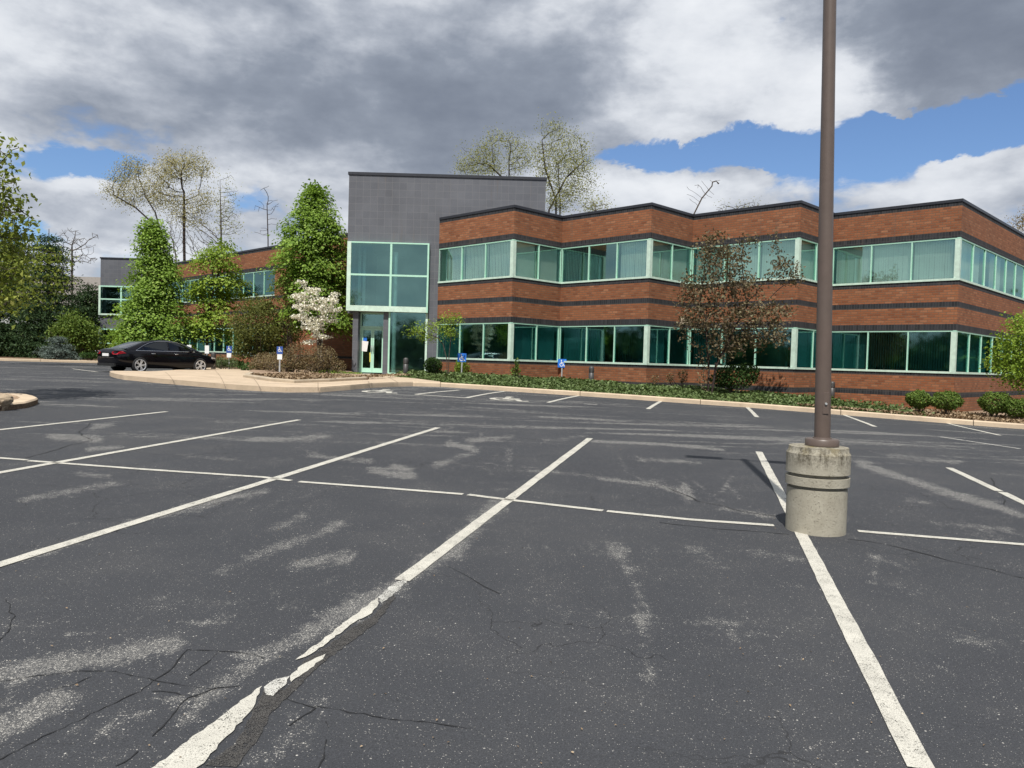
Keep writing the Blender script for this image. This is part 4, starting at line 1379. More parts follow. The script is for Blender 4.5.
first = None
for px, py, top, lab in ((405.5, 377.2, 356.5, 'grey bollard light at the edge of the ivy beside the entrance glass'), (591, 386.5, 368, 'grey bollard light in the ivy right of the second blue sign'),
                         (831.5, 401.5, 384.5, 'grey bollard light half hidden behind the lamp pole'), (213.3, 369.5, 356, 'dark bollard light right of the black car'), (83.2, 359.5, 347.8, 'weathered grey green bollard on the far kerb beside the spruce')):
    b = at(px, py, .12)
    if first is None:
        first = thing('bollard_light', lab, 'bollard light', b, 0, 'bollard lights in the beds'); bollard_mesh(first, .80, .105)
    else: copy_thing(first, b, 0, lab)
lowb = at(183, 370, .1)
# low brick garden wall left of the planter
gw = thing('garden_wall', 'short low brick wall with a pale cap behind the blue sign', 'wall', at(249, 368.5, .13))
b0, b1 = at(240.5, 367.5, .13)[:2] + bk * .3, at(259, 368.0, .13)[:2] + bk * .2
m = MB(); band(m, [tuple(b0), tuple(b1)], .4, 1.42, 0, .3); m.build('brick_wall', BM, gw)
m = MB(); band(m, [tuple(b0), tuple(b1)], 1.42, 1.52, 0, .36, .04); m.build('cap', 'mint_pale', gw)


def boulder(name, label, c, r, m_, group=None, sq=.7):
    bm = bmesh.new(); bmesh.ops.create_icosphere(bm, subdivisions=4, radius=1)
    from mathutils import noise as mn
    sd = random.random() * 50
    for v_ in bm.verts:
        n_ = mn.fractal(v_.co * 1.3 + Vector((sd, 0, 0)), 1, 2, 5)
        v_.co *= (1 + .28 * n_); v_.co = Vector((v_.co.x * r, v_.co.y * r * .8, v_.co.z * r * sq))
    me = bpy.data.meshes.new(name); bm.to_mesh(me); bm.free(); me.materials.append(MAT[m_])
    o = bpy.data.objects.new(name, me); COL.objects.link(o); o.location = c
    tag(o, label, 'boulder', group); return o


c = at(-3, 405, .1); boulder('boulder', 'tan boulder lying at the tip of the kerbed traffic island', (c[0], c[1], c[2] + .06), .27, 'rock')
c = at(245, 366.5, .13); boulder('boulder', 'small pale boulder beside the low brick wall', (c[0], c[1], c[2] + .12), .24, 'planter')

# ------------------------------------------------------------------ foliage materials
LM_ = {
    'fresh': leaf_mat('fresh_green_leaves', (.095, .165, .026), (.235, .36, .06), (.44, .55, .16)),
    'lime': leaf_mat('lime_green_leaves', (.12, .20, .025), (.28, .385, .055), (.42, .50, .13)),
    'olive': leaf_mat('olive_leaves', (.075, .088, .026), (.165, .18, .05), (.26, .25, .08)),
    'maple': leaf_mat('yellow_green_leaves', (.085, .125, .023), (.23, .27, .052), (.37, .37, .11)),
    'conifer': leaf_mat('dark_needles', (.016, .036, .016), (.042, .075, .028), (.085, .115, .04), .15),
    'spruce': leaf_mat('blue_green_needles', (.06, .085, .072), (.13, .165, .145), (.20, .235, .21), .1),
    'bud': leaf_mat('spring_buds', (.30, .27, .13), (.45, .40, .19), (.55, .49, .28), .4),
    'budgreen': leaf_mat('green_buds', (.22, .22, .08), (.36, .36, .13), (.47, .46, .21), .4),
    'crab': leaf_mat('bronze_leaves', (.075, .052, .036), (.175, .140, .080), (.31, .29, .165), .25),
    'white': leaf_mat('white_blossom', (.70, .66, .55), (.82, .79, .71), (.85, .83, .79), .25),
    'barberry': leaf_mat('reddish_shrub_leaves', (.11, .075, .042), (.22, .165, .09), (.22, .225, .10), .25),
    'ivy': leaf_mat('ivy_leaves', (.05, .080, .025), (.125, .175, .06), (.28, .33, .18), .15),
    'dark': leaf_mat('dark_shrub_leaves', (.020, .046, .012), (.05, .095, .024), (.10, .15, .045), .15),
    'wood': leaf_mat('woodland_leaves', (.025, .055, .014), (.06, .11, .028), (.12, .17, .05), .15),
    'globe': leaf_mat('clipped_shrub_leaves', (.06, .11, .02), (.13, .19, .036), (.22, .26, .065), .2),
    'orange': leaf_mat('amber_leaves', (.20, .13, .04), (.36, .25, .08), (.42, .33, .14), .4),
    'dry': leaf_mat('dry_leaves', (.16, .11, .07), (.30, .22, .14), (.40, .31, .21), .05),
    'daylily': leaf_mat('strap_leaves', (.05, .08, .03), (.12, .16, .07), (.20, .23, .13), .2),
}


def gbase(px, py, Y):
    p = atY(px, py, Y); return np.array([p[0], p[1], float(gz(p[0], p[1])) + .1])


# dense clumped trees in front of the wing --------------------------------
def profile_tree(name, label, prof, Y, leafm, nclump, per, leaf, crad, trunk_px, group=None, up=1.1, trunk_r=.09, inner=.35, bark='bark'):
    """prof: (py, left px, right px) rows from top to bottom; the crown is round in plan"""
    ys = [p[0] for p in prof]
    base = gbase(trunk_px, 350, Y)
    root = thing(name, label, 'tree', base, 0, group)
    hs = rng.uniform(0, 1, nclump * 4); py = ys[0] + (ys[-1] - ys[0]) * hs
    lft = np.interp(py, ys, [p[1] for p in prof]); rgt = np.interp(py, ys, [p[2] for p in prof])
    hw = (rgt - lft) / 2
    k = rng.uniform(0, 1, len(hs)) < (hw / hw.max()) ** .9 + .08
    py, hw, cx = py[k][:nclump], hw[k][:nclump], ((lft + rgt) / 2)[k][:nclump]
    ang = rng.uniform(0, 2 * np.pi, len(py)); rr = np.where(rng.uniform(size=len(py)) < inner, rng.uniform(.2, .8, len(py)), rng.uniform(.68, 1.12, len(py)))
    rr *= 1 + .20 * np.sin(ang * 3 + py * .13) * (hw > 8)
    kk = Y / F
    cen = np.array([atY(a, b, Y) for a, b in zip(cx, py)])
    cen[:, 0] += np.cos(ang) * hw * rr * kk; cen[:, 1] += np.sin(ang) * hw * rr * kk
    outw = np.stack([np.cos(ang), np.sin(ang), np.full(len(ang), .2)], 1)
    pts = clumps(cen, per, (crad, crad, crad * .42)); o3 = np.repeat(outw, per, 0)
    d = pts - np.repeat(cen, per, 0)
    pts[:, 2] -= (d[:, 0] * o3[:, 0] + d[:, 1] * o3[:, 1]).clip(0) * .7      # clumps droop at their outer edge
    leaf_mesh('crown', pts, leaf, LM_[leafm], root, up, .7, nrm=o3 * .9)
    # trunk with limbs into the crown
    mb = MB(); ztop = float(atY(cx[0], ys[0] + 6, Y)[2]); tc = np.array([atY((p[1] + p[2]) / 2, p[0], Y) for p in prof])
    zz = tc[::-1, 2]
    axis = [np.array([base[0], base[1], base[2] - .15])] + [np.array([np.interp(z, zz, tc[::-1, 0]), Y, z]) for z in np.linspace(zz[0], ztop - .3, 7)]
    mb.tube(axis, list(np.linspace(trunk_r, .012, len(axis))), 8)
    for c in cen[rng.choice(len(cen), min(46, len(cen)), replace=False)]:
        z0 = base[2] + (c[2] - base[2]) * .72
        a = np.array([np.interp(z0, [q[2] for q in axis], [q[0] for q in axis]), Y, z0])
        mid = (a + c) / 2 + np.array([0, 0, -.06]); mb.tube([a, mid, c], [.028, .018, .006], 5)
    mb.build('trunk', bark, root, smooth=True)
    return root


profile_tree('hornbeam_tree', 'dense bright green conical tree standing behind the black car', [(220, 149, 154), (234, 145, 161), (248, 141, 166), (262, 140, 172), (285, 135, 176), (303, 126, 182), (318, 121, 187), (336, 121, 188), (350, 127, 186), (360, 136, 178)], 41, 'fresh', 330, 84, .145, .30, 154, inner=.42)
profile_tree('hornbeam_tree', 'loose lime green tree with a thin visible trunk between the black car and the wing', [(240, 219, 228), (250, 206, 235), (264, 199, 238), (280, 196, 238), (296, 189, 235), (312, 186, 232), (326, 187, 229), (338, 192, 222)], 42, 'lime', 110, 70, .15, .32, 207, inner=.45)
profile_tree('hornbeam_tree', 'dense bright green conical tree close to the left edge of the entrance block', [(186, 312, 318), (200, 304, 327), (214, 296, 333), (228, 289, 338), (245, 284, 343), (262, 283, 347), (280, 286, 348), (300, 289, 348), (318, 293, 347), (330, 300, 342)], 36.6, 'fresh', 330, 84, .14, .28, 317, inner=.42)

# bushy olive tree under the windows of the wing
def bush(name, label, parts, Y, leafm, n, leaf, cat='shrub', group=None, stems=9, up=.3, bark='bark', basepx=None, shell=.35, clump=0, crad=.12, aspect=.62):
    """leafy mound: parts are (px, py, rx, ry) lobes at distance Y"""
    bx, by = basepx if basepx else (parts[0][0], parts[0][1] + parts[0][3])
    base = gbase(bx, by, Y)
    root = thing(name, label, cat, base, 0, group)
    tot = sum(p[2] * p[3] for p in parts)
    P = np.vstack([px_ell(p[0], p[1], p[2], p[3], Y, max(8, int(n * p[2] * p[3] / tot)), shell=shell) for p in parts])
    if clump: P = clumps(P, clump, (crad, crad, crad * .7))
    P = P[P[:, 2] > float(gz(base[0], base[1])) + .08]
    leaf_mesh('foliage', P, leaf, LM_[leafm], root, up, aspect)
    mb = MB()
    for _ in range(stems):
        q = P[rng.integers(len(P))]
        a = base + np.array([rng.uniform(-.08, .08), rng.uniform(-.08, .08), -.12])
        mid = (a * .45 + q * .55) + rng.normal(size=3) * .05; mid[2] = a[2] + (q[2] - a[2]) * .6
        mb.tube([a, mid, q], [.022, .014, .004], 5)
    mb.build('stem', bark, root, smooth=True)
    return root


bush('bushy_tree', 'wide olive brown leafy small tree below the upper windows of the left wing', [(262, 325, 27, 22), (250, 340, 18, 16), (278, 338, 17, 18), (262, 305, 15, 10), (270, 352, 16, 10), (243, 352, 10, 8)], 37.2, 'olive', 230, .11, 'tree', None, 34, .3, 'bark_dark', (262, 366), .1, 44, .22)
bush('shrub', 'leafy branches of greenish brown growth under the conical tree beside the wing windows', [(290, 300, 9, 22), (283, 285, 6, 14), (296, 325, 9, 14)], 36.0, 'olive', 50, .10, 'shrub', None, 10, .3, 'bark_dark', (290, 366), .1, 34, .20)
# planter shrubs
bush('barberry_shrub', 'reddish brown shrub in the planter left of the dogwood trunk', [(281, 363, 25, 11), (296, 356, 14, 13)], 31.0, 'barberry', 3000, .065, group='reddish shrubs in the planter', stems=46, basepx=(287, 374))
bush('barberry_shrub', 'reddish brown shrub in the planter right of the dogwood trunk', [(322, 358, 16, 14), (312, 365, 18, 10), (338, 366, 9, 7)], 31.0, 'barberry', 3000, .065, group='reddish shrubs in the planter', stems=46, basepx=(320, 374))
bush('barberry_shrub', 'low reddish brown shrub around the dark blue sign', [(265, 361, 14, 9), (258, 366, 10, 6)], 33.2, 'barberry', 1500, .07, group='reddish shrubs in the planter', stems=26, basepx=(265, 372))
bush('creeping_juniper', 'low green creeping plant at the right end of the planter', [(330, 373.5, 20, 4.0), (352, 374.5, 12, 2.8)], 31.2, 'fresh', 1100, .07, 'plant', None, 6, .5, 'bark', (335, 376))
bush('daylily_clump', 'strappy grey green leaves beside the nose of the black car', [(221, 362, 8, 7), (232, 363, 7, 6)], 36.0, 'daylily', 520, .17, 'plant', None, 5, -.2, 'bark', (224, 368), 0, 0, .1, .16)
bush('low_shrub', 'low green mound between the brick garden wall and the planter', [(262, 367.5, 12, 3.6), (246, 368, 9, 3)], 34.6, 'dark', 700, .08, basepx=(258, 370))
# dogwood
dy = 32.4
A = np.vstack([px_ell(a, b, c, d, dy, n) for a, b, c, d, n in [(302, 283, 6, 3.5, 22), (312, 290, 9, 3, 40), (300, 296, 11, 3, 44), (325, 299, 15, 3, 60), (336, 293, 5, 4, 18), (306, 306, 15, 3, 60), (326, 309, 17, 3, 60), (303, 317, 13, 3, 50), (325, 320, 13, 3, 50), (312, 328, 15, 3, 54), (322, 337, 12, 3, 40), (308, 342, 8, 3, 24)]])
tb = gbase(319, 372, dy)
grown_tree('dogwood_tree', 'small dogwood covered in white blossom in the planter beside the entrance', tb, [[tb - [0, 0, .1], atY(318, 352, dy), atY(317, 338, dy)], [tb - [0, 0, .1] + [.06, 0, 0], atY(321, 350, dy), atY(323, 336, dy)]], A, 'bark_pale', .11, .9, .16, .006,
           LM_['white'], .10, 11, (.085, .085, .03), 2.4, up=.6, trop=(0, 0, -.01))
# small green maple and clipped shrubs in front of the entrance glass
jy = 31.0
A = np.vstack([px_ell(a, b, c, d, jy, n) for a, b, c, d, n in [(452, 319, 14, 5.5, 80), (433, 326, 18, 5, 90), (417, 332, 13, 5, 70), (447, 333, 16, 5, 70), (410, 328, 7, 4, 30), (428, 338, 12, 4, 50)]])
tb = gbase(447, 378, jy)
grown_tree('japanese_maple', 'small fine leaved green tree on thin stems before the entrance glass', tb, [[tb - [0, 0, .1], atY(447, 360, jy), atY(443, 344, jy)], [tb - [0, 0, .1] + [.05, 0, 0], atY(449, 355, jy), atY(451, 338, jy)]], A, 'bark', .15, .9, .24, .005,
           LM_['lime'], .075, 16, .11, 2.4, up=.8, trop=(0, 0, -.02))
bush('dark_round_shrub', 'dark green round shrub at the foot of the entrance glass', [(433, 365.5, 9.5, 8.5)], 32.2, 'dark', 1500, .075, basepx=(433, 374))
bush('bright_globe_shrub', 'bright green round shrub behind the first blue sign', [(465, 368, 11, 8.6), (462, 363, 6, 6)], 32.9, 'lime', 2600, .06, basepx=(464, 377))
bush('young_plant', 'small upright leafy plant against the brick between the two blue signs', [(516, 371, 5, 5), (517, 363, 2.5, 5)], 30.0, 'globe', 150, .10, 'plant', basepx=(516, 377))
# crabapple
cy = 26.4
A = np.vstack([px_ell(a, b, c, d, cy, n, dz=min(c, 34)) for a, b, c, d, n in [(712, 240, 16, 11, 70), (722, 258, 28, 14, 150), (745, 245, 10, 12, 35), (702, 285, 22, 16, 110), (735, 283, 26, 14, 130), (788, 270, 15, 12, 70), (775, 245, 6, 16, 25), (795, 280, 9, 8, 30), (715, 318, 36, 18, 190), (755, 312, 30, 16, 150), (760, 335, 26, 14, 110),
                                                                      (785, 312, 12, 14, 40), (690, 320, 16, 16, 50), (725, 345, 24, 14, 90), (683, 300, 8, 10, 20)]])
tb = gbase(708, 392, cy)
grown_tree('crabapple_tree', 'bronze leaved spreading crabapple in front of the fourth bay of windows', tb, [[tb - [0, 0, .1], atY(709, 370, cy), atY(707, 345, cy), atY(706, 318, cy)], [tb - [0, 0, .1] + [.12, .05, 0], atY(716, 366, cy), atY(727, 345, cy), atY(736, 325, cy)], [tb - [0, 0, .1] + [-.08, 0, 0], atY(703, 366, cy), atY(697, 346, cy)]], A, 'bark_dark', .18, 1.3, .27, .006,
           LM_['crab'], .108, 15, .13, 2.2, up=.2, trop=(0, 0, .05))
bush('dark_shrub', 'dark green leafy shrub at the foot of the crabapple', [(735, 377, 22, 13), (748, 372, 12, 9), (722, 380, 12, 9)], 27.0, 'dark', 2800, .085, basepx=(735, 391))
bush('young_plant', 'thin twiggy plant left of the crabapple trunk', [(683, 376, 5, 8), (670, 378, 4, 6), (655, 379, 4, 5)], 28.2, 'barberry', 240, .08, 'plant', basepx=(683, 385))


# clipped globes at the right
def globe(px, py, rx, ry, Y, label):
    c = atY(px, py, Y); k = Y / F
    base = np.array([c[0], c[1], float(gz(c[0], c[1])) + .1])
    t = thing('clipped_shrub', label, 'shrub', base, 0, 'clipped round shrubs on the mulch')
    P = ell(c, (rx * k, rx * k, ry * k), 3400, .80); P = P[P[:, 2] > base[2] - .02]
    o3 = (P - c) / np.array([rx * k, rx * k, ry * k]); o3 /= np.linalg.norm(o3, axis=1, keepdims=True)
    P += o3 * (rng.normal(size=(len(P), 1)) * .02 + .03 * np.sin(P[:, :1] * 17 + P[:, 2:3] * 13))
    leaf_mesh('foliage', P, .055, LM_['globe'], t, .3, .7, nrm=o3 * .7)
    mb = MB()
    for i in range(8):
        q = c + (P[i * 40] - c) * .7; mb.tube([base - [0, 0, .1], (base + q) / 2 + rng.normal(size=3) * .03, q], [.02, .014, .006], 5)
    mb.build('stem', 'bark', t)
    bm = bmesh.new(); bmesh.ops.create_icosphere(bm, subdivisions=3, radius=1)
    return t


globe(918.5, 399.5, 12, 8.5, 23.9, 'clipped round green shrub furthest left of the row before the brick corner')
globe(946.5, 400.6, 14, 9.2, 23.5, 'clipped round green shrub just left of the brick corner')
globe(995.5, 402.6, 14.5, 10.2, 23.3, 'largest clipped round green shrub, right of the brick corner')
globe(1020, 408, 15, 9, 23.0, 'clipped low green shrub cut off by the right edge under the green tree')
ry_ = 23.6
A = np.vstack([px_ell(a, b, c, d, ry_, n) for a, b, c, d, n in [(1022, 348, 26, 18, 150), (1040, 325, 30, 16, 120), (1012, 368, 24, 12, 110), (1050, 360, 40, 30, 180), (1032, 385, 24, 6, 40), (1000, 352, 12, 10, 50)]])
tb = gbase(1062, 418, ry_)
grown_tree('maple_sapling', 'yellow green leafy branches of a small tree at the right edge of the photo', tb, [[tb - [0, 0, .1], atY(1060, 390, ry_), atY(1056, 360, ry_)]], A, 'bark', .15, 1.0, .25, .006, LM_['lime'], .09, 34, .15, 2.5, up=.9, trop=(0, 0, 0))

# near maple over the traffic island
my = 16.2
A = np.vstack([px_ell(a, b, c, d, my, n) for a, b, c, d, n in [(-45, 240, 62, 70, 360), (-20, 170, 30, 26, 150), (8, 152, 13, 9, 50), (20, 146, 5, 5, 12), (8, 190, 14, 14, 40), (14, 212, 20, 12, 80), (28, 219, 8, 8, 20), (0, 240, 22, 16, 70), (2, 270, 26, 18, 110), (22, 292, 8, 10, 20), (-10, 300, 26, 16, 60), (14, 178, 6, 6, 14), (-60, 160, 40, 40, 120)]])
tb = gbase(-62, 405, my)
grown_tree('maple_tree', 'yellow green maple whose branches reach in from the left edge above the island', tb, [[tb - [0, 0, .1], atY(-60, 350, my), atY(-55, 290, my), atY(-50, 240, my), atY(-46, 200, my)]], A, 'bark', .17, 1.1, .25, .007, LM_['maple'], .115, 13, .15, 2.5, up=.45, trop=(0, 0, .04))


A = np.vstack([px_ell(a, b, c, d, 38, n) for a, b, c, d, n in [(18, 262, 30, 20, 130), (52, 262, 20, 16, 90), (34, 292, 34, 16, 110), (-10, 250, 30, 26, 110), (66, 284, 12, 12, 40), (5, 306, 26, 12, 60), (30, 243, 14, 8, 40)]])
tb = gbase(-14, 372, 38)
grown_tree('maple_tree', 'yellow green tree at the left standing between the near maple and the dark conifers', tb, [[tb - [0, 0, .1], atY(-12, 330, 38), atY(0, 290, 38), atY(6, 270, 38)]], A, 'bark_dark', .3, 2.2, .5, .010, LM_['maple'], .16, 10, .22, 2.4, up=.6)


# conifers at the far left kerb
def conifer(label, name, cx, top, bot, hw, Y, leafm='conifer', n=170, per=46, leaf=.22, group='dark conifers at the far kerb', taper=.8, cr=.42):
    base = gbase(cx, 352, Y)
    root = thing(name, label, 'tree', base, 0, group)
    k = Y / F
    t_ = rng.uniform(0.03, 1, n) ** .75
    whorl = np.round(t_ * 13) / 13 + rng.normal(size=n) * .012
    ang = rng.uniform(0, 2 * np.pi, n); rr = hw * k * np.clip(whorl, .04, 1) ** taper * rng.uniform(.35, 1.1, n)
    top3 = atY(cx, top, Y); z1 = top3[2]; z0 = float(atY(cx, bot, Y)[2])
    cen = np.stack([top3[0] + np.cos(ang) * rr, Y + np.sin(ang) * rr, z1 + (z0 - z1) * whorl - rr * .10], 1)
    o3 = np.repeat(np.stack([np.cos(ang), np.sin(ang), 0 * ang + .15], 1), per, 0)
    pts = clumps(cen, per, (cr, cr, cr * .30)); d = rng.uniform(-.9, .4, len(pts))[:, None]
    pts = pts + o3 * d * np.repeat(rr, per)[:, None] * .45
    leaf_mesh('crown', pts, leaf, LM_[leafm], root, .5, .30, nrm=o3 * .3)
    mb = MB(); mb.tube([(base[0], Y, base[2] - .2), (top3[0], Y, (z0 + z1) / 2), (top3[0], Y, z1)], [.19, .11, .02], 8)
    for c in cen[::4]:
        a = np.array([top3[0], Y, c[2] + .1]); mb.tube([a, c], [.035, .01], 4)
    mb.build('trunk', 'bark_dark', root, smooth=True)
    return root


conifer('tall dark conifer whose tip stands just clear of the maple branches', 'pine_tree', 49, 229, 352, 38, 55, n=520)
conifer('dark conifer at the left edge, partly hidden by the maple', 'pine_tree', 12, 226, 354, 46, 57, n=620)
conifer('shorter dark conifer nearest to the grey stair block', 'pine_tree', 88, 282, 350, 28, 60, n=360)
conifer('wide dark conifer beyond the left edge of the far kerb', 'pine_tree', -30, 255, 356, 40, 54, n=360)
conifer('small blue grey spruce on the far kerb', 'spruce_tree', 58, 335.5, 358.5, 19, 47.6, 'spruce', 90, 60, .13, None, .75, .16)
bush('bright_bush', 'broad yellow green bush behind the blue spruce', [(77, 324, 17, 11), (72, 336, 19, 13), (90, 338, 13, 13), (64, 334, 9, 9)], 52, 'globe', 170, .16, 'bush', None, 14, .6, 'bark', (76, 356), .2, 44, .30)
bush('low_shrub', 'low dark shrubs at the kerb right of the spruce', [(90, 355.5, 11, 3.4)], 48.5, 'dark', 700, .12, basepx=(90, 358))
bush('low_shrub', 'dark undergrowth below the conifers at the left edge', [(15, 341, 46, 15), (-30, 344, 30, 13), (60, 345, 30, 10)], 57.5, 'conifer', 420, .2, 'bush', None, 8, .3, 'bark_dark', (10, 356), .1, 40, .4)
bush('young_tree', 'small light green tree before the stair block windows behind the car', [(128, 338, 12, 8), (122, 345, 9, 6)], 50, 'lime', 60, .13, 'tree', None, 10, .6, 'bark', (128, 356), .1, 40, .26)

# budding trees behind the building -----------------------------------------
def far_tree(name, label, Y, trunks, lobes, bark, leafm, D=.34, tip=.012, leaf=.115, per=22, spread=.36, infl=3.0, kill=.42, group='budding trees behind the building', dens=4.2, trop=(0, 0, .10), jit=.22):
    A = np.vstack([px_ell(a, b, c, d, Y, int(n * dens), dz=min(c, 20)) for a, b, c, d, n in lobes])
    T = []
    b0 = gbase(trunks[0][0][0], 350, Y)
    for tr in trunks:
        p0 = atY(tr[0][0], tr[0][1], Y)
        T.append([b0 - [0, 0, .2]] + [atY(*q, Y) for q in tr])
    return grown_tree(name, label, b0, T, A, bark, D, infl, kill, tip, LM_[leafm] if leafm else None, leaf, per, spread, 2.7, 'tree', group, .3, trop=trop, jit=jit)


far_tree('oak_tree', 'tall budding tree with a straight dark trunk and flat yellowish top behind the left wing', 66, [[(185, 300), (184, 240), (184, 192)]],
         [(186, 163, 26, 8, 150), (172, 172, 22, 10, 120), (160, 180, 14, 8, 60), (203, 172, 10, 7, 50), (165, 197, 12, 10, 50), (203, 200, 14, 9, 60), (178, 208, 12, 14, 50), (195, 215, 10, 14, 40)], 'bark_dark', 'bud', group='budding trees behind the building')
far_tree('oak_tree', 'leaning budding tree reaching left above the grey stair block', 67, [[(175, 300), (163, 240), (155, 212), (145, 196)], [(174, 300), (158, 228), (136, 208), (114, 195)]],
         [(134, 168, 14, 8, 90), (122, 178, 12, 8, 50), (112, 190, 10, 7, 50), (135, 188, 16, 10, 80), (150, 192, 12, 10, 50), (128, 200, 14, 6, 30), (158, 205, 8, 8, 30)], 'bark_dark', 'bud')
far_tree('poplar_tree', 'narrow budding tree covered in green creeper right of the tall budding tree', 64, [[(222, 300), (221, 230), (220, 180)]],
         [(229, 177, 6, 4, 24), (232, 193, 8, 6, 40), (226, 208, 10, 12, 120), (230, 222, 10, 14, 110), (220, 228, 6, 18, 80), (235, 230, 7, 8, 40)], 'bark', 'budgreen', per=7)
far_tree('bare_tree', 'grey mass of bare twigs between the trunks of the budding trees', 68, [[(190, 300), (198, 262)], [(204, 300), (214, 262), (221, 240)], [(180, 300), (176, 262)]],
         [(172, 235, 16, 18, 130), (200, 240, 22, 20, 190), (188, 222, 20, 10, 70)], 'bark_pale', 'bud', .30, .013, .10, 1, .3, 2.6, .45)
far_tree('bare_tree', 'thin bare tree standing between the lime green tree and the conical tree', 60, [[(268, 300), (268, 240), (267, 205)]], [(266, 190, 7, 8, 24), (272, 205, 9, 9, 28), (258, 208, 6, 8, 16), (262, 232, 9, 6, 16), (276, 222, 6, 8, 14)], 'bark_dark', None, .35, .012, jit=.12)
far_tree('bare_tree', 'bare tree behind the conifers at the left', 75, [[(72, 300), (72, 262), (72, 245)]], [(72, 236, 10, 9, 44), (60, 240, 10, 8, 36), (84, 244, 12, 9, 44), (94, 236, 6, 6, 14), (82, 258, 14, 8, 40)], 'bark', None, .5, .014, jit=.15, infl=4)
far_tree('oak_tree', 'budding yellow green tree behind the left half of the grey entrance block top', 62, [[(508, 300), (509, 180), (509, 160)], [(496, 300), (503, 178), (490, 166)]],
         [(483, 150, 12, 8, 70), (495, 140, 10, 6, 50), (512, 143, 10, 8, 70), (472, 166, 14, 8, 70), (490, 166, 14, 10, 80), (515, 162, 12, 12, 80), (464, 150, 5, 5, 18), (527, 155, 8, 12, 40), (463, 170, 8, 6, 30)], 'bark_dark', 'budgreen')
far_tree('oak_tree', 'tall budding tree with dark spreading limbs at the right end of the grey entrance block', 60, [[(556, 300), (556, 200), (545, 168), (542, 140)], [(548, 300), (549, 210), (566, 178), (583, 162)], [(560, 300), (560, 200), (558, 165)]],
         [(542, 128, 4, 8, 14), (556, 130, 8, 10, 40), (570, 138, 8, 10, 40), (582, 145, 7, 8, 36), (560, 155, 16, 14, 130), (578, 165, 14, 14, 110), (552, 175, 14, 16, 100), (590, 158, 4, 7, 14), (575, 190, 16, 10, 80), (590, 182, 7, 8, 30), (558, 200, 14, 12, 80), (540, 158, 8, 16, 50)], 'bark_dark', 'budgreen')
far_tree('young_tree', 'pale yellow green treetop above the second valley of the roofline', 58, [[(596, 300), (596, 225)]], [(590, 207, 12, 6, 90), (604, 205, 6, 5, 40)], 'bark', 'budgreen', .35, .014)
far_tree('dead_tree', 'leaning bare dead tree above the roof left of the lamp pole', 60, [[(690, 300), (692, 218), (702, 198), (712, 186)]], [(718, 181, 7, 4, 16), (706, 184, 5, 6, 14), (696, 188, 5, 8, 14), (688, 192, 5, 8, 12), (712, 196, 5, 6, 10)], 'bark', None, .3, .012, jit=.12)
far_tree('young_tree', 'faint pale green treetop just above the roof right of the dead tree', 66, [[(735, 300), (735, 228)]], [(728, 209, 14, 5, 50), (752, 207, 14, 5, 50)], 'bark', 'budgreen', .4, .014, per=3)
far_tree('young_tree', 'amber treetop above the right wall of the building', 60, [[(1030, 300), (1030, 240)]], [(1018, 223, 8, 5, 50), (1040, 220, 20, 8, 120)], 'bark', 'orange', .4, .014)


# distant woodland seen in the glass and past the ends of the building
def woodland():
    cen = []
    for (x0, y0, x1, y1, n) in [(-72, -70, -78, 40, 520), (-78, 40, -95, 110, 320), (-95, 112, -30, 120, 320), (62, -60, 66, 60, 520), (66, 60, 60, 120, 280), (-70, -72, 62, -75, 420), (10, 118, 60, 122, 160)]:
        t_ = rng.uniform(0, 1, n); x = x0 + (x1 - x0) * t_; y = y0 + (y1 - y0) * t_
        hmax = 7.0 + 2.2 * np.sin(t_ * 37) + rng.uniform(-1, 1, n)
        cen.append(np.stack([x + rng.normal(size=n) * 2, y + rng.normal(size=n) * 2, rng.uniform(.02, 1, n) ** .8 * hmax], 1))
    cen = np.vstack(cen)
    o = leaf_mesh('woodland', clumps(cen, 60, (1.5, 1.5, .8)), .5, LM_['wood'], None, .3)
    k = rng.uniform(size=len(cen)) < .8
    core = cen[k] * np.array([1, 1, .8])
    leaf_mesh('woodland_heart', clumps(core, 22, (1.6, 1.6, .8)), 1.5, LM_['wood'], None, .3)['kind'] = 'stuff'
    tag(o, 'dark line of woodland around the far edges of the lot', 'woodland', None, 'stuff')


woodland()


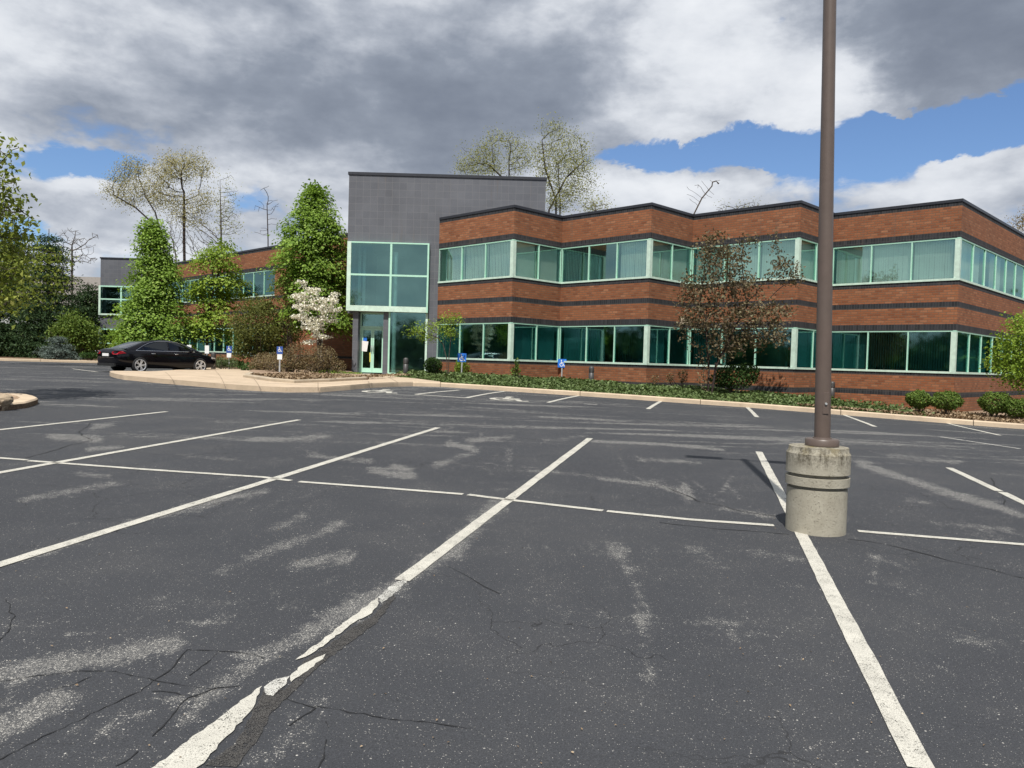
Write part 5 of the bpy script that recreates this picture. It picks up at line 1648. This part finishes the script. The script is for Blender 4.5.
# ivy and litter ----------------------------------------------------------
def ivy():
    xs_, ys_ = zip(*PATH[:8])
    n = 46000
    nn_ = rng.uniform(-10.4, 6.6, n); t_ = rng.uniform(0, 1, n)
    pts = []
    kx = np.array([p[0] for p in rt]); ky = np.array([p[1] for p in rt])
    X0 = rng.uniform(-6.3, 13.0, n)
    yk = np.interp(X0, kx, ky) + .30
    tip = at(393, 376.6, .13)
    left = X0 < kx[0]
    yk = np.where(left, np.interp(X0, [tip[0], kx[0]], [tip[1], at(440, 381.4, .13)[1]]), yk)
    yb = np.interp(X0, [tx0] + list(xs_), [YT] + list(ys_)) - .04
    Y = yk + (yb - yk) * t_ ** 1.25
    dens = np.where(X0 > 9.6, np.clip(1 - (X0 - 9.6) / 3.2, 0, 1), 1)
    lump = .5 + .5 * np.sin(X0 * 2.3 + np.sin(Y * 1.9) * 1.5) * np.sin(Y * 2.7 + X0 * .7)
    k = (rng.uniform(size=n) < dens * (.55 + .45 * lump)) & (Y < yb - .03) & (X0 > tip[0] + .1)
    X0, Y, lump, yk = X0[k], Y[k], lump[k], yk[k]
    hgt = np.clip((Y - yk) * .9, .05, 1) * (.10 + .17 * lump)
    Z = gz(X0, Y) + .14 + hgt * rng.uniform(.15, 1.0, len(X0)) ** .6
    o = leaf_mesh('ivy', np.stack([X0, Y, Z], 1), .105, LM_['ivy'], None, .75, .8)
    tag(o, 'ivy covering the bed between the kerb and the brick wall', 'ivy', None, 'stuff')
    m_ = 9000
    xa = rng.uniform(rt[5][0], rt[8][0], m_)
    a = np.stack([xa, np.interp(xa, kx, ky)], 1) + bk * (.30 + rng.uniform(0, 1, m_) ** 1.4 * 4.6)[:, None]
    yb = np.interp(a[:, 0], list(xs_) + [27.3], list(ys_) + [39.0]); k = a[:, 1] < yb - .05
    a = a[k]
    o = leaf_mesh('dry_litter', np.stack([a[:, 0], a[:, 1], gz(a[:, 0], a[:, 1]) + .15 + rng.uniform(0, .07, len(a))], 1), .09, LM_['dry'], None, 1.2)
    tag(o, 'dry leaves and pale litter on the mulch around the clipped shrubs', 'leaf litter', None, 'stuff')
    pp = np.array([p[:2] for p in pl]); m_ = 2600
    xa = rng.uniform(pp[:, 0].min() + .2, pp[:, 0].max() - .1, m_)
    a = np.stack([xa, np.interp(xa, np.sort(pp[:, 0]), pp[np.argsort(pp[:, 0]), 1])], 1) + bk * (.28 + rng.uniform(0, 1, m_) ** 1.5 * 4.2)[:, None]
    a = a[a[:, 1] < 37.2 - (a[:, 0] + 7) * .9 * (a[:, 0] < -7.4)]; a = a[(a[:, 0] < -7.5) | (a[:, 1] < 34.0)]
    tag(leaf_mesh('dry_litter', np.stack([a[:, 0], a[:, 1], gz(a[:, 0], a[:, 1]) + .225 + rng.uniform(0, .05, len(a))], 1), .10, LM_['dry'], None, 1.0), 'dry leaves and mulch scraps in the kerbed planter beside the entrance', 'leaf litter', None, 'stuff')
    # plants among the left bed
    m_ = 5000
    X0 = rng.uniform(-26, -8.6, m_); yb = LS[1] + (X0 - LS[0]) / (LE[0] - LS[0]) * (LE[1] - LS[1])
    kb = np.interp(X0, [p[0] for p in lf] + [at(253, 369.6, .13)[0]], [p[1] for p in lf] + [at(253, 369.6, .13)[1]]) + .4
    Y = kb + (yb - kb) * rng.uniform(0, 1, m_)
    k = Y < yb - .1
    o = leaf_mesh('bed_plants', np.stack([X0[k], Y[k], gz(X0[k], Y[k]) + .14 + rng.uniform(0, .3, k.sum())], 1), .14, LM_['dark'], None, .6)
    tag(o, 'low green ground plants in the bed along the left wing', 'ground cover', None, 'stuff')


ivy()
g_ = np.array([at(px_, py_) for px_, py_ in zip(rng.uniform(-20, 1040, 150), 400 + 380 * rng.uniform(0, 1, 150) ** 1.3)])
tag(leaf_mesh('grit', g_ + np.array([0, 0, .010]), .014, LM_['dry'], None, 2.0), 'scattered grit and scraps of dry leaf on the asphalt', 'grit', None, 'stuff')


# ------------------------------------------------------------------ the parked car
def car():
    R0 = at(139.5, 372.9); wbm = 2.90 * .92
    best = None
    for deg in np.arange(0, 60, .25):
        a = rad(deg); q = np.array([R0[0] + wbm * math.cos(a), R0[1] + wbm * math.sin(a), 0]); q[2] = float(gz(q[0], q[1]))
        e = abs(px_of(q[None])[0][0] - 199.5)
        if best is None or e < best[0]: best = (e, deg, q)
    _, deg, q = best
    a = rad(deg); h = np.array([math.cos(a), math.sin(a)]); left_ = np.array([-h[1], h[0]])
    c = (R0[:2] + q[:2]) / 2 + left_ * .80
    t = thing('parked_car', 'black four door sedan parked at the end of the concrete peninsula', 'car', (c[0], c[1], float(gz(*c)) + .0), a); t['_o'].scale = (.92, .92, .92)
    ST = [(-2.46, .62, .46, .80, .86), (-2.43, .80, .36, .90, .99), (-2.36, .865, .28, .945, 1.035), (-2.1, .905, .24, .965, 1.05), (-1.7, .925, .21, .97, 1.03), (-1.0, .935, .19, .965, 1.0), (0, .935, .18, .95, .98), (.9, .932, .18, .925, .955),
          (1.4, .925, .19, .90, .95), (1.85, .90, .21, .845, .905), (2.2, .845, .24, .765, .82), (2.38, .76, .28, .69, .73), (2.46, .60, .36, .60, .63)]
    mb = MB(); rings = []
    for x, w, zb, zs, zt in ST:
        half = [(0, zb), (w * .80, zb), (w * .97, zb + .07), (w, zb + .20), (w * 1.0, (zb + zs) / 2 + .04), (w * .985, zs - .09), (w * .95, zs - .02), (w * .86, zs + .015), (w * .5, zt), (0, zt + .006)]
        ring = [(x, -y, z) for y, z in half] + [(x, y, z) for y, z in half[-2:0:-1]]
        rings.append(ring)
    n = len(rings[0])
    for r0, r1 in zip(rings, rings[1:]):
        for k in range(n):
            j = (k + 1) % n; mb.face([r0[k], r1[k], r1[j], r0[j]])
    mb.face(rings[0]); mb.face(rings[-1][::-1])
    body = mb.build('body', 'car', t, smooth=True, world=False)
    bm = bmesh.new(); bm.from_mesh(body.data); bmesh.ops.remove_doubles(bm, verts=bm.verts[:], dist=.0005); bmesh.ops.recalc_face_normals(bm, faces=bm.faces[:]); bm.to_mesh(body.data); bm.free()
    s = body.modifiers.new('smooth', 'SUBSURF'); s.levels = 1; s.render_levels = 2
    # cabin
    CX = [-1.98, -1.62, -1.2, -.75, -.3, .15, .5, .8, 1.15, 1.58]
    CZ = [1.02, 1.17, 1.325, 1.425, 1.462, 1.455, 1.40, 1.315, 1.175, .955]

    def side(x, z):
        zr = np.interp(x, CX, CZ); f_ = np.clip((z - .93) / max(zr - .93, .02), 0, 1.0)
        return .86 + (.60 - .86) * f_ * min(1, (zr - .93) / .45)
    mb = MB(); rings = []
    for x, z in zip(CX, CZ):
        zs = .90
        zm = zs + (z - zs) * .92
        half = [(.885, zs - .04), (side(x, zs), zs + .03), (side(x, zm), zm), (side(x, z) * .9, z - .002), (.3, z + .012), (0, z + .016)]
        rings.append([(x, -y, q_) for y, q_ in half] + [(x, y, q_) for y, q_ in half[-2::-1]])
    for r0, r1 in zip(rings, rings[1:]):
        for k in range(len(r0) - 1): mb.face([r0[k], r1[k], r1[k + 1], r0[k + 1]])
    rf_ = mb.build('roof', 'car', t, smooth=True, world=False)
    bm = bmesh.new(); bm.from_mesh(rf_.data); bmesh.ops.remove_doubles(bm, verts=bm.verts[:], dist=.0005); bmesh.ops.recalc_face_normals(bm, faces=bm.faces[:]); bm.to_mesh(rf_.data); bm.free()
    GL = MAT['car_glass']
    for sg in (-1, 1):
        for outl in ([(-1.22, .985), (-.10, .985), (-.10, 1.385), (-.55, 1.375), (-.90, 1.30), (-1.22, 1.16)], [(-.02, .985), (1.16, .975), (.75, 1.255), (.42, 1.36), (-.02, 1.385)], [(-1.58, .99), (-1.29, .985), (-1.29, 1.13)]):
            mb = MB(); pts = [(x, sg * (side(x, z) + .012), z) for x, z in outl]
            mb.face(pts if sg < 0 else pts[::-1]); mb.build('side_window', GL, t, world=False)
        mb = MB(); mb.tube([(x, sg * (side(x, .975) + .016), .968) for x in (-1.62, -1, 0, 1.2)], [.012] * 4, 5)
        mb.tube([(x, sg * (side(x, z) + .016), z) for x, z in ((-1.62, .97), (-1.22, 1.19), (-.9, 1.325), (-.5, 1.405), (0, 1.405), (.42, 1.375), (.78, 1.27), (1.2, .975))], [.008] * 8, 5)
        mb.build('window_trim', 'chrome', t, world=False)
        for x in (-.95, .15):
            mb = MB(); mb.tube([(x, sg * .935, .845), (x + .03, sg * .965, .848), (x + .17, sg * .965, .850), (x + .2, sg * .932, .848)], [.013] * 4, 6); mb.build('door_handle', 'chrome', t, smooth=True, world=False)
        mb = MB(); mb.tube([(.93, sg * .86, .98), (.95, sg * 1.0, 1.02), (.93, sg * 1.06, 1.03)], [.03, .075, .05], 8); mb.build('wing_mirror', 'car', t, smooth=True, world=False)
        mb = MB(); pts = [(-2.30, sg * .905, .93), (-2.41, sg * .84, .93), (-2.465, sg * .62, .91), (-2.470, sg * .50, .89), (-2.475, sg * .50, .80), (-2.47, sg * .64, .78), (-2.43, sg * .845, .78), (-2.12, sg * .928, .84)]
        inner_ = [(p[0] + .10, p[1] * .93, p[2]) for p in pts]
        mb.face(pts if sg > 0 else pts[::-1])
        for i in range(len(pts)):
            j = (i + 1) % len(pts); mb.face([pts[i], inner_[i], inner_[j], pts[j]])
        mb.build('tail_light', 'tail', t, world=False)
        mb = MB(); pts = [(2.02, sg * .895, .77), (2.30, sg * .80, .71), (2.43, sg * .60, .66), (2.43, sg * .58, .58), (2.30, sg * .81, .61), (2.02, sg * .90, .68)]
        mb.face([(p[0] + .015, p[1] * 1.01, p[2]) for p in (pts if sg < 0 else pts[::-1])]); mb.build('headlight', 'lens', t, world=False)
        mb = MB(); mb.tube([(-2.47, sg * .55, .33), (-2.36, sg * .55, .33)], [.05, .05], 10); mb.build('exhaust_pipe', 'chrome', t, world=False)
    mb = MB(); w0, w1 = .66, .56
    mb.face([(-1.97, w0, 1.045), (-1.97, -w0, 1.045), (-1.12, -w1, 1.362), (-1.12, w1, 1.362)]); mb.build('rear_window', GL, t, world=False)
    mb = MB(); mb.face([(1.60, -.70, .975), (1.60, .70, .975), (.58, .56, 1.405), (.58, -.56, 1.405)]); mb.build('windscreen', GL, t, world=False)
    mb = MB(); mb.box(-2.492, -2.474, -.25, .25, .70, .82); mb.build('number_plate', 'white', t, world=False)
    mb = MB(); mb.box(-2.472, -2.455, -.62, .62, .635, .655); mb.build('bumper_trim', 'chrome', t, world=False)
    mb = MB(); mb.box(-2.47, -2.40, -.70, .70, .28, .40); mb.build('rear_valance', 'car_trim', t, world=False)
    for x in (-1.45, 1.45):
        for sg in (-1, 1):
            mb = MB(); yo = sg * .95; yi = sg * .72; r = .345
            prof = [(.20, yi), (r - .03, yi), (r, yi + sg * .03), (r, yo - sg * .035), (r - .03, yo), (.262, yo - sg * .002), (.25, yo - sg * .06)]
            mb.lathe(prof, (x, 0, r - .005), 36, 0, 'y')
            wh = mb.build('wheel', 'tyre', t, smooth=True, world=False)
            mb = MB(); cz = r - .005
            mb.lathe([(.258, yo - sg * .012), (.252, yo + sg * .004), (.226, yo - sg * .004), (.222, yo - sg * .03)], (x, 0, cz), 36, 0, 'y', cap=False)
            for k in range(10):
                b_ = 2 * math.pi * (k // 2) / 5 + (.17 if k % 2 else -.17)
                p0 = (x + .05 * math.cos(b_), yo - sg * .012, cz + .05 * math.sin(b_)); p1 = (x + .235 * math.cos(b_), yo - sg * .006, cz + .235 * math.sin(b_))
                mb.bar(p0, p1, .032, .03)
            mb.lathe([(.06, yo - sg * .03), (.06, yo), (.001, yo + sg * .004)], (x, 0, cz), 20, 0, 'y')
            o = mb.build('rim', 'alloy', None); o.parent = wh


car()
print('objects', len(bpy.data.objects))
